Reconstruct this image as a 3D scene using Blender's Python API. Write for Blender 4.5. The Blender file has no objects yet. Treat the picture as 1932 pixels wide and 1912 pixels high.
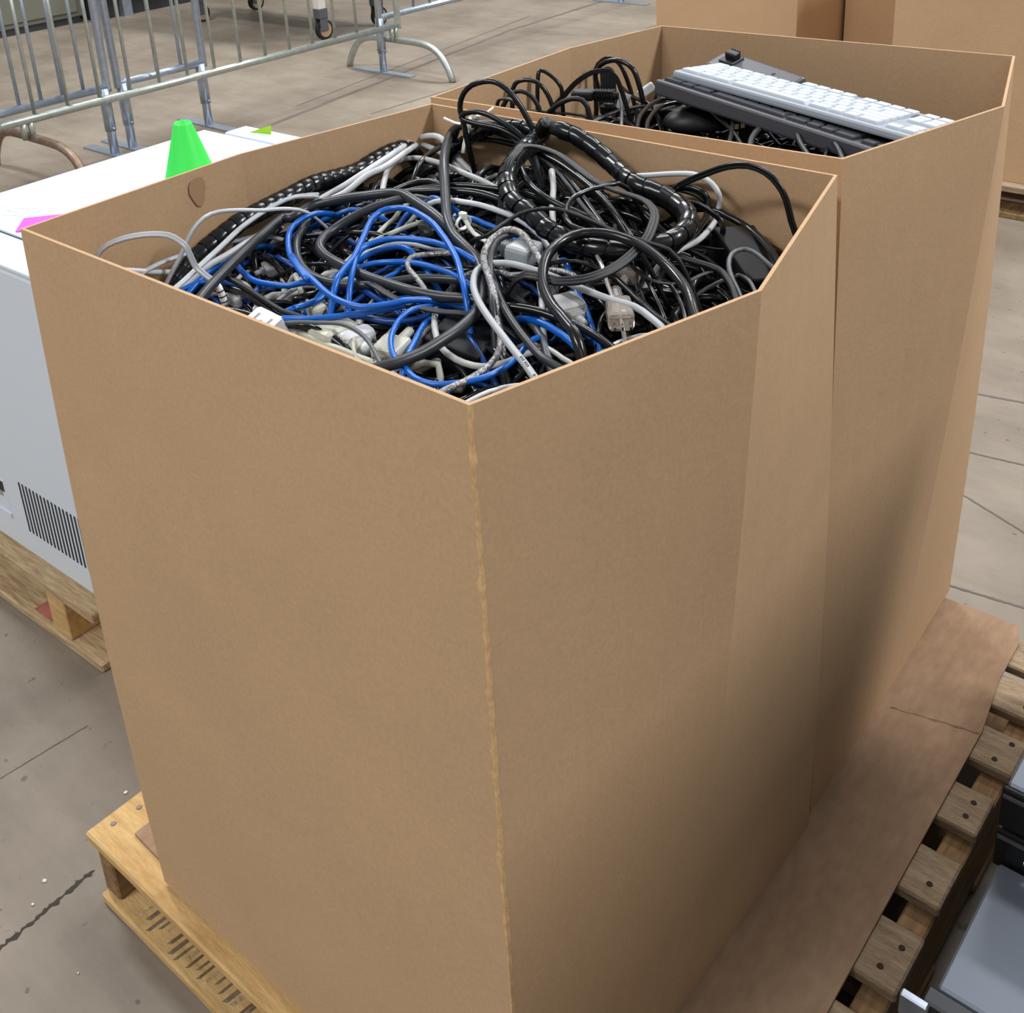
import bpy, bmesh, math, random
import numpy as np
from mathutils import Vector, Matrix
rnd = random.Random(7)
scn = bpy.context.scene
col = scn.collection

# ------------------------------------------------------------------ camera
PX, PY, FPX = 932.543, 444.443, 2149.678       # principal point and focal length, 1932 x 1912 frame
R = np.array([[0.7575, 0.2012, -0.6211], [0.6505, -0.3106, 0.6930], [-0.05406, -0.92902, -0.36607]])
u_, s_, v_ = np.linalg.svd(R); R = u_ @ v_
CAM = np.array([0.0, 0.0, 1.54])
cd = bpy.data.cameras.new('camera'); cam = bpy.data.objects.new('camera', cd); col.objects.link(cam)
cd.sensor_fit = 'HORIZONTAL'; cd.sensor_width = 36.0; cd.lens = FPX * 36.0 / 1932
cd.shift_x = (966 - PX) / 1932; cd.shift_y = (PY - 956) / 1932
cd.clip_start = .02; cd.clip_end = 100
rt, up, bk = R @ np.array([1, 0, 0]), R @ np.array([0, -1, 0]), R @ np.array([0, 0, -1])
cam.matrix_world = Matrix(((rt[0], up[0], bk[0], CAM[0]), (rt[1], up[1], bk[1], CAM[1]), (rt[2], up[2], bk[2], CAM[2]), (0, 0, 0, 1)))
scn.camera = cam

# ------------------------------------------------------------------ light
scn.view_settings.view_transform = 'Standard'; scn.view_settings.look = 'None'
scn.view_settings.gamma = 1.0; scn.view_settings.use_curve_mapping = False
scn.view_settings.exposure = 0.22
wd = bpy.data.worlds.new('hall_light'); scn.world = wd; wd.use_nodes = True
wd.node_tree.nodes['Background'].inputs[0].default_value = (.93, .97, 1.0, 1)
wd.node_tree.nodes['Background'].inputs[1].default_value = .29
def area(name, loc, size, power, colr=(.985, .99, 1.0)):
    l = bpy.data.lights.new(name, 'AREA'); l.shape = 'RECTANGLE'; l.size, l.size_y = size; l.energy = power; l.color = colr
    o = bpy.data.objects.new(name, l); col.objects.link(o); o.location = loc
    return o
for i, (x, y, p) in enumerate([(-5.5, 1.5, 190), (-5.5, 6.5, 230), (-1.6, 3.6, 95), (-2.3, -3.6, 245), (3.8, 3.5, 370), (-1.0, 8.0, 240), (3.4, -3.4, 45)]):
    area('high_bay_light', (x, y, 5.4), (2.6, .7), p)

# ------------------------------------------------------------------ helpers
def srgb(r, g, b):
    f = lambda c: (c / 255 / 12.92) if c / 255 <= .04045 else ((c / 255 + .055) / 1.055) ** 2.4
    return (f(r), f(g), f(b), 1)
def N(nt, t, **kw):
    n = nt.nodes.new(t)
    for k, v in kw.items(): setattr(n, k, v)
    return n
def mat(name, c, rough=.5, metal=0, spec=.5, noise=None, bump=None, stretch=(1, 1, 1), rnd_amt=0, trans=0, c2=None, fine=None):
    """principled material; noise=(scale, amount) varies the colour, bump=(scale, strength)"""
    m = bpy.data.materials.new(name); m.use_nodes = True; nt = m.node_tree; b = nt.nodes['Principled BSDF']
    b.inputs['Base Color'].default_value = c; b.inputs['Roughness'].default_value = rough; b.inputs['Metallic'].default_value = metal
    b.inputs['Specular IOR Level'].default_value = spec
    if trans: b.inputs['Transmission Weight'].default_value = trans
    out = None
    if noise or bump or rnd_amt or fine:
        tc = N(nt, 'ShaderNodeTexCoord'); mp = N(nt, 'ShaderNodeMapping'); mp.inputs['Scale'].default_value = stretch
        nt.links.new(tc.outputs['Object'], mp.inputs['Vector'])
        oi = N(nt, 'ShaderNodeObjectInfo')
        ad = N(nt, 'ShaderNodeVectorMath', operation='ADD'); sc = N(nt, 'ShaderNodeMath', operation='MULTIPLY'); sc.inputs[1].default_value = 17.0
        nt.links.new(oi.outputs['Random'], sc.inputs[0]); nt.links.new(mp.outputs[0], ad.inputs[0]); nt.links.new(sc.outputs[0], ad.inputs[1])
        vec = ad.outputs[0]
        colsock = None
        if noise:
            tx = N(nt, 'ShaderNodeTexNoise'); tx.inputs['Scale'].default_value = noise[0]; tx.inputs['Detail'].default_value = 6; tx.inputs['Roughness'].default_value = .6
            nt.links.new(vec, tx.inputs['Vector'])
            rp = N(nt, 'ShaderNodeValToRGB'); rp.color_ramp.elements[0].position = .32; rp.color_ramp.elements[1].position = .68
            k = noise[1]
            lo = c2 or tuple([v * (1 - k) for v in c[:3]] + [1]); hi = tuple([min(1, v * (1 + k)) for v in c[:3]] + [1]) if not c2 else c
            rp.color_ramp.elements[0].color = lo; rp.color_ramp.elements[1].color = hi
            nt.links.new(tx.outputs[0], rp.inputs[0]); colsock = rp.outputs[0]
        if fine:
            t2 = N(nt, 'ShaderNodeTexNoise'); t2.inputs['Scale'].default_value = fine[0]; t2.inputs['Detail'].default_value = 3
            nt.links.new(vec, t2.inputs['Vector'])
            mr = N(nt, 'ShaderNodeMapRange'); mr.inputs[1].default_value = .3; mr.inputs[2].default_value = .7; mr.inputs[3].default_value = 1 - fine[1]; mr.inputs[4].default_value = 1 + fine[1]
            nt.links.new(t2.outputs[0], mr.inputs[0])
            mx = N(nt, 'ShaderNodeVectorMath', operation='SCALE')
            if colsock: nt.links.new(colsock, mx.inputs[0])
            else: mx.inputs[0].default_value = c[:3]
            nt.links.new(mr.outputs[0], mx.inputs['Scale']); colsock = mx.outputs[0]
        if rnd_amt:
            mr = N(nt, 'ShaderNodeMapRange'); mr.inputs[3].default_value = 1 - rnd_amt; mr.inputs[4].default_value = 1 + rnd_amt
            nt.links.new(oi.outputs['Random'], mr.inputs[0])
            mx = N(nt, 'ShaderNodeVectorMath', operation='SCALE')
            if colsock: nt.links.new(colsock, mx.inputs[0])
            else: mx.inputs[0].default_value = c[:3]
            nt.links.new(mr.outputs[0], mx.inputs['Scale']); colsock = mx.outputs[0]
        if colsock: nt.links.new(colsock, b.inputs['Base Color'])
        if bump:
            t3 = N(nt, 'ShaderNodeTexNoise'); t3.inputs['Scale'].default_value = bump[0]; t3.inputs['Detail'].default_value = 4
            nt.links.new(vec, t3.inputs['Vector'])
            bp = N(nt, 'ShaderNodeBump'); bp.inputs['Strength'].default_value = bump[1]; bp.inputs['Distance'].default_value = .004
            nt.links.new(t3.outputs[0], bp.inputs['Height']); nt.links.new(bp.outputs[0], b.inputs['Normal'])
    return m

M = dict(
    card=mat('cardboard', srgb(190, 157, 122), .85, spec=.2, noise=(5, .035), fine=(240, .05), bump=(60, .12)),
    rawedge=mat('torn_cardboard_edge', srgb(200, 164, 118), .9, spec=.1, noise=(120, .2)),
    stain=mat('water_stain', srgb(168, 134, 102), .85, spec=.2),
    sheet=mat('scuffed_cardboard', srgb(166, 138, 112), .85, spec=.2, noise=(7, .2), c2=srgb(146, 118, 94), stretch=(1, .4, 1), fine=(80, .11), bump=(40, .3)),
    wood=mat('pallet_wood', srgb(196, 172, 134), .8, spec=.25, noise=(14, .2), stretch=(1, 9, 9), c2=srgb(152, 124, 92), rnd_amt=.12, bump=(30, .4), fine=(70, .1)),
    woodlight=mat('fresh_pine', srgb(212, 178, 122), .75, spec=.25, noise=(10, .2), stretch=(1, 7, 7), c2=srgb(184, 146, 94), bump=(30, .3), fine=(70, .1)),
    woodgrey=mat('weathered_pine', srgb(172, 152, 126), .85, spec=.2, noise=(10, .2), stretch=(1.4, 8, 8), c2=srgb(136, 115, 91), rnd_amt=.08, bump=(30, .4), fine=(80, .12)),
    stringer=mat('stringer_wood', srgb(158, 128, 92), .85, spec=.2, noise=(12, .2), stretch=(8, 1, 8), c2=srgb(118, 92, 64), bump=(30, .4)),
    ridge=mat('dirty_ridge', srgb(120, 102, 80), .9, noise=(60, .25)),
    nail=mat('nail_steel', srgb(110, 100, 90), .45, .8),
    hole=mat('nail_hole', srgb(50, 36, 26), .9),
    white=mat('white_enamel', srgb(212, 221, 231), .35, noise=(3, .01)),
    slot=mat('slot_shadow_black', srgb(38, 40, 44), .7),
    gasket=mat('blue_black_gasket', srgb(28, 46, 66), .6),
    scribble=mat('faint_pencil', srgb(168, 178, 188), .8),
    green=mat('green_cone_plastic', srgb(60, 226, 84), .45),
    lime=mat('lime_paper', srgb(160, 205, 30), .7),
    pink=mat('pink_paper', srgb(255, 84, 205), .7),
    galv=mat('galvanised_steel', srgb(178, 184, 178), .38, .75, noise=(30, .12)),
    galvblue=mat('zinc_plated_steel', srgb(172, 182, 196), .35, .75, noise=(30, .12)),
    rust=mat('rusty_pipe', srgb(150, 134, 118), .5, .6, noise=(25, .2), c2=srgb(120, 92, 74)),
    rubber=mat('black_rubber', srgb(26, 26, 28), .7),
    black=mat('glossy_black_pvc', srgb(16, 17, 19), .22, spec=.45),
    blackm=mat('matt_black_plastic', srgb(19, 20, 22), .45, spec=.35),
    charcoal=mat('charcoal_pvc', srgb(44, 47, 51), .34, spec=.4),
    dgrey=mat('dark_grey_pvc', srgb(82, 85, 90), .4),
    lgrey=mat('light_grey_pvc', srgb(172, 172, 171), .4),
    lgrey2=mat('cool_grey_pvc', srgb(162, 166, 170), .38),
    ivory=mat('ivory_pvc', srgb(182, 182, 168), .4),
    wht=mat('white_pvc', srgb(198, 200, 203), .35),
    blue=mat('blue_pvc', srgb(2, 88, 178), .3),
    dblue=mat('deep_blue_pvc', srgb(4, 58, 128), .35),
    silver=mat('silver_braid_in_clear_jacket', srgb(184, 182, 180), .25, .55, noise=(260, .45), c2=srgb(92, 90, 92), bump=(300, .6)),
    clear=mat('clear_plastic', srgb(225, 215, 205), .12, trans=.75),
    tie=mat('milky_cable_tie', srgb(226, 226, 214), .4, trans=.15),
    paper=mat('white_label_paper', srgb(236, 238, 240), .6),
    ink=mat('black_ink', srgb(40, 40, 44), .7),
    kbw=mat('white_keyboard_case', srgb(150, 158, 168), .4),
    keyw=mat('white_keycap', srgb(196, 204, 213), .42),
    kbb=mat('charcoal_keyboard_case', srgb(62, 63, 70), .42),
    keyb=mat('charcoal_keycap', srgb(50, 51, 57), .4),
    gear=mat('grey_painted_steel', srgb(122, 132, 146), .42, .2, noise=(12, .03)),
    geard=mat('dark_steel', srgb(58, 60, 64), .4, .5),
    chrome=mat('chrome_screw', srgb(200, 200, 205), .15, 1),
    cab=mat('olive_grey_cabinet', srgb(104, 104, 92), .55),
    kick=mat('black_kickplate', srgb(48, 50, 54), .5),
    cream=mat('cream_panel', srgb(214, 212, 200), .5),
    tan=mat('tan_caster_tread', srgb(170, 140, 108), .6),
    castergrey=mat('caster_fork_grey', srgb(96, 100, 106), .45, .4),
    crack=mat('crack_dirt', srgb(60, 54, 48), .95),
    joint=mat('floor_joint_dirt', srgb(100, 93, 85), .9, noise=(6, .12)),
    redmark=mat('faded_red_paint', srgb(176, 104, 92), .8, noise=(40, .2)),
    chip=mat('paint_chip', srgb(206, 204, 196), .7),
)
def floor_mat():
    m = bpy.data.materials.new('worn_concrete'); m.use_nodes = True; nt = m.node_tree; b = nt.nodes['Principled BSDF']
    tc = N(nt, 'ShaderNodeTexCoord')
    def noise(s, d, st=(1, 1, 1), r=.6):
        mp = N(nt, 'ShaderNodeMapping'); mp.inputs['Scale'].default_value = st; nt.links.new(tc.outputs['Object'], mp.inputs[0])
        t = N(nt, 'ShaderNodeTexNoise'); t.inputs['Scale'].default_value = s; t.inputs['Detail'].default_value = d; t.inputs['Roughness'].default_value = r
        nt.links.new(mp.outputs[0], t.inputs['Vector']); return t.outputs[0]
    r1 = N(nt, 'ShaderNodeValToRGB'); e = r1.color_ramp.elements
    e[0].position = .35; e[0].color = srgb(118, 107, 94); e[1].position = .66; e[1].color = srgb(145, 134, 120)
    nt.links.new(noise(1.6, 7), r1.inputs[0])
    r2 = N(nt, 'ShaderNodeValToRGB'); e = r2.color_ramp.elements
    e[0].position = .40; e[0].color = (.80, .79, .76, 1); e[1].position = .55; e[1].color = (1, 1, 1, 1)
    nt.links.new(noise(6, 8, (.4, 1.6, 1), .7), r2.inputs[0])
    mx = N(nt, 'ShaderNodeMix', data_type='RGBA', blend_type='MULTIPLY'); mx.inputs[0].default_value = .55
    nt.links.new(r1.outputs[0], mx.inputs[6]); nt.links.new(r2.outputs[0], mx.inputs[7])
    r3 = N(nt, 'ShaderNodeValToRGB'); e = r3.color_ramp.elements       # small dark specks
    e[0].position = .27; e[0].color = (.45, .42, .4, 1); e[1].position = .33; e[1].color = (1, 1, 1, 1)
    nt.links.new(noise(38, 2), r3.inputs[0])
    mx2 = N(nt, 'ShaderNodeMix', data_type='RGBA', blend_type='MULTIPLY'); mx2.inputs[0].default_value = .8
    nt.links.new(mx.outputs[2], mx2.inputs[6]); nt.links.new(r3.outputs[0], mx2.inputs[7])
    nt.links.new(mx2.outputs[2], b.inputs['Base Color'])
    b.inputs['Roughness'].default_value = .55; b.inputs['Specular IOR Level'].default_value = .35
    bp = N(nt, 'ShaderNodeBump'); bp.inputs['Strength'].default_value = .15; bp.inputs['Distance'].default_value = .01
    nt.links.new(noise(20, 6), bp.inputs['Height']); nt.links.new(bp.outputs[0], b.inputs['Normal'])
    return m
M['floor'] = floor_mat()

def tag(o, label=None, cat=None, group=None, kind=None):
    if label: o['label'] = label
    if cat: o['category'] = cat
    if group: o['group'] = group
    if kind: o['kind'] = kind
    return o
def link(name, me, m, parent=None, smooth=False):
    if m is not None and not me.materials: me.materials.append(M[m] if isinstance(m, str) else m)
    if smooth:
        me.shade_smooth()
    o = bpy.data.objects.new(name, me); col.objects.link(o)
    if parent is not None: o.parent = parent
    return o
def mesh(name, vs, fs, m, parent=None, smooth=False):
    me = bpy.data.meshes.new(name); me.from_pydata([tuple(map(float, v)) for v in vs], [], fs); me.update()
    return link(name, me, m, parent, smooth)
def empty(name, loc=(0, 0, 0), rz=0):
    o = bpy.data.objects.new(name, None); col.objects.link(o); o.location = loc; o.rotation_euler = (0, 0, rz); o.empty_display_size = .05
    return o
def boxmesh(size, bevel=0, seg=1, taper=1.0):
    bm = bmesh.new(); bmesh.ops.create_cube(bm, size=1)
    for v in bm.verts:
        k = taper if v.co.z > 0 else 1
        v.co = Vector((v.co.x * size[0] * k, v.co.y * size[1] * k, v.co.z * size[2]))
    if bevel: bmesh.ops.bevel(bm, geom=bm.edges[:], offset=bevel, segments=seg, affect='EDGES', profile=.5)
    me = bpy.data.meshes.new('block'); bm.to_mesh(me); bm.free(); return me
def block(name, lo, hi, m, parent=None, bevel=0, seg=1, rot=None, taper=1.0):
    size = [hi[i] - lo[i] for i in range(3)]
    o = link(name, boxmesh(size, bevel, seg, taper), m, parent); o.location = [(hi[i] + lo[i]) / 2 for i in range(3)]
    if rot: o.rotation_euler = rot
    return o
def lathe(name, prof, m, parent=None, n=32, loc=(0, 0, 0), smooth=True):
    vs, fs = [], []
    for r, z in prof:
        for i in range(n): vs.append((r * math.cos(2 * math.pi * i / n), r * math.sin(2 * math.pi * i / n), z))
    for j in range(len(prof) - 1):
        for i in range(n): fs.append((j * n + i, j * n + (i + 1) % n, (j + 1) * n + (i + 1) % n, (j + 1) * n + i))
    fs.append(tuple(range(n))[::-1]); fs.append(tuple((len(prof) - 1) * n + i for i in range(n)))
    o = mesh(name, vs, fs, m, parent); o.location = loc
    if smooth:
        for p in o.data.polygons: p.use_smooth = len(p.vertices) == 4
    return o
def spline(pts, step=.008):
    """Catmull-Rom through pts (k x d), resampled to about `step` metres"""
    P = np.array(pts, float)
    P = np.vstack([2 * P[0] - P[1], P, 2 * P[-1] - P[-2]]); out = []
    for i in range(1, len(P) - 2):
        p0, p1, p2, p3 = P[i - 1:i + 3]
        n = max(2, int(np.linalg.norm((p2 - p1)[:3]) / step))
        for t in np.linspace(0, 1, n, endpoint=False):
            out.append(.5 * ((2 * p1) + (-p0 + p2) * t + (2 * p0 - 5 * p1 + 4 * p2 - p3) * t * t + (-p0 + 3 * p1 - 3 * p2 + p3) * t ** 3))
    out.append(P[-2]); return np.array(out)
def profile(kind, w):
    r = w / 2
    if kind == 'round':
        n = 8 if w < .006 else 11
        return [(r * math.cos(2 * math.pi * i / n), r * math.sin(2 * math.pi * i / n)) for i in range(n)]
    k = 2 if kind == 'flat2' else 3
    lr = r / k * 1.06; cs = [(-r + r / k * (2 * i + 1)) for i in range(k)]; pts = []
    for i, c in enumerate(cs):                                   # lower side, left to right
        a0 = math.pi if i == 0 else math.radians(222); a1 = 2 * math.pi if i == k - 1 else math.radians(318)
        for t in np.linspace(a0, a1, 5, endpoint=(i == k - 1) or True): pts.append((c + lr * math.cos(t), lr * math.sin(t)))
    for i in range(k - 1, -1, -1):
        a0 = 0 if i == k - 1 else math.radians(42); a1 = math.pi if i == 0 else math.radians(138)
        for t in np.linspace(a0, a1, 5)[(1 if i == k - 1 else 0):(-1 if i == 0 else None)]: pts.append((cs[i] + lr * math.cos(t), lr * math.sin(t)))
    return pts
def sweep_data(path, prof, scale=None):
    P = np.asarray(path)[:, :3]; n = len(P)
    T = np.gradient(P, axis=0); T /= np.linalg.norm(T, axis=1)[:, None] + 1e-12
    s = np.cross(T[0], [0, 0, 1.0])
    if np.linalg.norm(s) < .1: s = np.cross(T[0], [0, 1.0, 0])
    s /= np.linalg.norm(s); vs, fs = [], []; k = len(prof)
    for i in range(n):
        s = s - T[i] * (s @ T[i]); s /= np.linalg.norm(s) + 1e-12; b = np.cross(s, T[i])
        q = 1 if scale is None else scale[i]
        for (x, y) in prof: vs.append(P[i] + s * x * q + b * y * q)
    for i in range(n - 1):
        for j in range(k):
            fs.append((i * k + j, i * k + (j + 1) % k, (i + 1) * k + (j + 1) % k, (i + 1) * k + j))
    fs.append(tuple(range(k))[::-1]); fs.append(tuple((n - 1) * k + j for j in range(k)))
    return vs, fs
def tube(name, pts, r, m, parent=None, step=.03, kind='round', smooth=True, curved=True):
    path = spline(pts, step) if curved else np.array(pts, float)
    vs, fs = sweep_data(path, profile(kind, 2 * r)); return mesh(name, vs, fs, m, parent, smooth)

# pixel of the photograph -> viewing ray, used to find where a thing stands on a real plane
CR = {'a': (150, 350, 4.293), 'b': (550, 350, 4.293), 'c': (900, 350, 3.22), 'd': (650, 180, 3.22), 'e': (1100, 180, 3.864),
      'g': (800, 80, 3.864), 'k': (1230, 80, 3.22), 'p': (0, 0, 1.0)}
def ray(p): return R @ np.array([p[0] - PX, p[1] - PY, FPX])
def onz(p, z): d = ray(p); return CAM + d * (z - CAM[2]) / d[2]
def ony(p, y): d = ray(p); return CAM + d * (y / d[1])
def onx(p, x): d = ray(p); return CAM + d * (x / d[0])
def cr(c, x, y): o = CR[c]; return (o[0] + x / o[2], o[1] + y / o[2])
def depth(w): return (R.T @ (np.asarray(w) - CAM))[2]

# ------------------------------------------------------------------ the setting
fl = mesh('floor', [(-14, -6, 0), (10, -6, 0), (10, 16, 0), (-14, 16, 0)], [(0, 1, 2, 3)], 'floor'); tag(fl, kind='structure')
def strip(name, pts, w, m, parent, z=.0008, jag=0):
    vs, fs = [], []; P = np.array(pts, float)
    for i in range(len(P)):
        t = P[min(i + 1, len(P) - 1)] - P[max(i - 1, 0)]; t /= np.linalg.norm(t); nrm = np.array([-t[1], t[0]])
        ww = w * (1 + jag * rnd.uniform(-1, 1)) / 2; off = nrm * jag * w * rnd.uniform(-.6, .6)
        vs += [(*(P[i] + off + nrm * ww), z), (*(P[i] + off - nrm * ww), z)]
        if i: fs.append((2 * i - 2, 2 * i - 1, 2 * i + 1, 2 * i))
    return mesh(name, vs, fs, m, parent)
def fline(p, q, n): a, b = onz(p, 0)[:2], onz(q, 0)[:2]; return [a + (b - a) * t for t in np.linspace(0, 1, n)]
strip('floor_crack', fline((-30, 1815), (178, 1643), 40), .006, 'crack', fl, jag=.75)
strip('floor_crack', fline((0, 1470), (165, 1370), 10), .0025, 'joint', fl, jag=.5)
for a, b, w in (((430, 268), (960, 58), .03), ((960, 58), (1240, -30), .03), ((560, 200), (1000, 30), .012), ((700, 215), (1240, 48), .012),
                ((1800, 735), (1940, 762), .008), ((1790, 845), (1940, 880), .006), ((1810, 930), (1940, 1010), .005), ((1790, 1105), (1940, 1150), .006)):
    strip('floor_joint', fline(a, b, 30), w, 'joint', fl, jag=.25)
for p, r in (((85, 1663), .004), ((62, 1708), .003), ((237, 1497), .004), ((148, 1838), .0018)):
    c = onz(p, 0); a0 = rnd.uniform(0, 6)
    vs = [(c[0] + r * rnd.uniform(.6, 1.1) * math.cos(a0 + k * 1.05), c[1] + r * rnd.uniform(.5, 1) * math.sin(a0 + k * 1.05), z) for z in (.0005, .002) for k in range(6)]
    d = mesh('paint_chip', vs, [tuple(range(6))[::-1], tuple(range(6, 12))] + [(k, (k + 1) % 6, 6 + (k + 1) % 6, 6 + k) for k in range(6)], 'chip', fl)

# low cabinets along the far side
wc = empty('storage_cabinet', (-8.62, 3.0, 0)); tag(wc, 'olive grey metal cabinet at the far left behind the barricades', 'cabinet')
block('body', (-.31, -1.6, .05), (.31, 1.62, 1.9), 'cab', wc, .008); block('plinth', (-.29, -1.58, 0), (.29, 1.6, .05), 'kick', wc)
for k in range(3): block('door', (.31, -1.55 + k * 1.06, .09), (.325, -.55 + k * 1.06, 1.85), 'cab', wc, .004)
wc = empty('counter_unit', (-8.55, 6.2, 0)); tag(wc, 'cream counter with black kickplate on the far side of the hall', 'counter')
block('body', (-.35, -1.55, .2), (.38, 2.2, .95), 'cream', wc, .006); block('kickplate', (-.35, -1.52, 0), (.30, 2.17, .2), 'kick', wc)
block('foot', (.30, -1.52, 0), (.36, -1.44, .2), 'galvblue', wc); block('foot', (.30, -1.3, 0), (.36, -1.22, .2), 'galvblue', wc)

# ------------------------------------------------------------------ pallet under the two boxes
pal = empty('wooden_pallet', (-.8165, 1.108, 0)); tag(pal, 'wooden pallet carrying the two boxes of cables', 'pallet')
X0, X1, Y0, Y1 = -.508, .508, -.610, .610
def plank(name, lo, hi, m, parent, bev=.003):
    return block(name, lo, hi, m, parent, bev)
dy = [(-.610, -.505), (-.40, -.31), (-.25, -.16), (-.112, -.018), (.032, .118), (.172, .252), (.305, .385), (.43, .51), (.535, .610)]
for i, (a, b) in enumerate(dy):
    e = (0, .004, -.003, .002, 0, -.002, .003, 0, 0)[i]
    pb = plank('deck_board', (X0, a, .122), (X1 + e, b, .14), 'woodlight' if i == 0 else 'woodgrey', pal)
    for sx in (-1, 0, 1):
        for q in (.28, .72):
            if rnd.random() < .12: continue
            x = sx * (X1 - .022) + rnd.uniform(-.006, .006); y = a + (b - a) * q + rnd.uniform(-.006, .006)
            nl = lathe('nail_head', [(.0045, 0), (.004, .0012)], 'nail' if i == 0 else 'hole', pb, 10, smooth=False)
            nl.location = (x - (X0 + X1 + e) / 2, y - (a + b) / 2, .0088)
for sx in (-1, 0, 1):
    x = sx * (X1 - .022)
    block('stringer', (x - .019, Y0 + .01, .018), (x + .019, Y1 - .005, .122), 'stringer', pal, .003)
for i, (a, b) in enumerate(((-.610, -.47), (-.30, -.2), (-.05, .05), (.2, .3), (.47, .61))):
    bb = plank('bottom_board', (X0 + .004, a, 0), (X1, b, .018), 'woodlight' if i == 0 else 'stringer', pal)
    if i == 0:                                                       # the crushed ridges across the lower front board
        for k in range(40):
            x = X0 + .085 + k * .0135 + rnd.uniform(-.003, .003)
            y0 = rnd.uniform(-.066, -.045); y1 = min(y0 + rnd.uniform(.05, .115), .066); h = rnd.uniform(.0012, .003); w = rnd.uniform(.0022, .0042)
            vs = [(x - w, y0, .009), (x + w, y0 + .004, .009), (x + w + .008, y1, .009), (x - w + .008, y1, .009), (x, y0 + .006, .009 + h), (x + .008, y1 - .006, .009 + h)]
            mesh('splinter_ridge', vs, [(0, 1, 4), (1, 2, 5, 4), (2, 3, 5), (3, 0, 4, 5)], 'ridge' if k % 4 else 'wood', bb)

# cardboard sheet lying on the pallet
sh = []
outl = [(-1.258, .541), (-.60, .517), (-.355, .520), (-.361, .921), (-.366, 1.30), (-.368, 1.471), (-.384, 1.60), (-.386, 1.70), (-.40, 1.742), (-.70, 1.735), (-1.25, 1.73)]
nx = len(outl)
vs = [(x, y, .1405) for x, y in outl] + [(x, y, .1455 + 0) for i, (x, y) in enumerate(outl)]
fs = [tuple(range(nx))[::-1], tuple(range(nx, 2 * nx))] + [(i, (i + 1) % nx, nx + (i + 1) % nx, nx + i) for i in range(nx)]
so = mesh('cardboard_sheet', vs, fs, 'sheet'); tag(so, 'scuffed flat cardboard sheet under the two boxes on the pallet', 'cardboard')
a, b = onz((1680, 1335), .1456)[:2], onz((1848, 1384), .1456)[:2]
strip('crease_tear', [a + (b - a) * t for t in np.linspace(0, 1, 20)], .0028, 'ridge', so, .1459, .8)

# ------------------------------------------------------------------ cardboard boxes
ZT, ZB, TH = 1.124, .1462, .0036
def polyoff(P, t):
    P = np.array(P); n = len(P); out = []
    for i in range(n):
        a, b, c = P[i - 1], P[i], P[(i + 1) % n]
        u = (b - a) / np.linalg.norm(b - a); v = (c - b) / np.linalg.norm(c - b)
        n1 = np.array([-u[1], u[0]]); n2 = np.array([-v[1], v[0]]); m = n1 + n2; m /= m @ n1
        out.append(b + m * t)
    return np.array(out)
def make_box(label, top, bot, names, seam=None, zt=ZT):
    root = empty('cardboard_box', (*np.mean(bot, axis=0), ZB)); tag(root, label, 'box', 'open boxes of cables on the pallet')
    c = np.array(root.location); n = len(top); rows = 9
    lev = []
    for k in range(rows):
        s = k / (rows - 1); q = np.array(bot) * (1 - s) + np.array(top) * s
        bow = .006 * math.sin(math.pi * s)                       # slight belly of the filled box
        o = polyoff(q, -bow); i = polyoff(o, TH); z = ZB + (zt - ZB) * s
        lev.append((o, i, z))
    panels = []
    for j in range(n):
        j2 = (j + 1) % n; vs, fs = [], []
        cols = 7
        for (o, i, z) in lev:
            for side in (o, i):
                for t in np.linspace(0, 1, cols):
                    p = side[j] * (1 - t) + side[j2] * t; vs.append((p[0] - c[0], p[1] - c[1], z - c[2]))
        W = 2 * cols
        for k in range(rows - 1):
            for t in range(cols - 1):
                a = k * W + t; fs.append((a, a + 1, a + W + 1, a + W)); a = k * W + cols + t; fs.append((a + 1, a, a + W, a + W + 1))
            a = k * W; fs.append((a, a + W, a + W + cols, a + cols)); a = k * W + cols - 1; fs.append((a, a + cols, a + W + cols, a + W))
        for t in range(cols - 1):
            a = (rows - 1) * W + t; fs.append((a, a + 1, a + cols + 1, a + cols)); fs.append((t + 1, t, t + cols, t + cols + 1))
        panels.append(mesh(names[j], vs, fs, 'card', root))
    bt = polyoff(bot, TH)
    mesh('bottom_panel', [(x - c[0], y - c[1], .001) for x, y in bt], [tuple(range(n))], 'card', root)
    if seam is not None:                                          # torn fibre line down one corner
        vs, fs = [], []
        for k in range(90):
            s = 1 - k / 100; q = np.array(bot[seam]) * (1 - s) + np.array(top[seam]) * s; bow = .006 * math.sin(math.pi * s)
            q = q + np.array([.7, -.7]) * bow * 1.35
            w = (.0012 + .0050 * abs(math.sin(k * .31)) * rnd.random() ** 1.5) * (1 if k < 55 else .5); w2 = (.0008 + .0012 * rnd.random()); z = ZB + (zt - ZB) * s
            vs += [(q[0] - w - c[0], q[1] - .0008 - c[1], z - c[2]), (q[0] + .0012 - c[0], q[1] - .0012 - c[1], z - c[2]), (q[0] + .001 - c[0], q[1] + w2 * 2 - c[1], z - c[2])]
            if k: a = 3 * k - 3; fs += [(a, a + 3, a + 4, a + 1), (a + 1, a + 4, a + 5, a + 2)]
        mesh('torn_edge', vs, fs, 'rawedge', root)
    return root, panels
T1 = [(-1.1526, .5215), (-.5021, .5223), (-.4257, .8156), (-.5040, 1.1310), (-1.1168, 1.1295), (-1.1663, .8244)]
B1 = [(-1.1539, .5218), (-.5021, .5223), (-.5000, .836), (-.4985, 1.150), (-1.125, 1.150), (-1.150, .836)]
T2 = [(-1.1440, 1.1547), (-.5231, 1.1855), (-.4450, 1.4895), (-.5221, 1.7707), (-1.1220, 1.7353), (-1.1616, 1.5117)]
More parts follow.
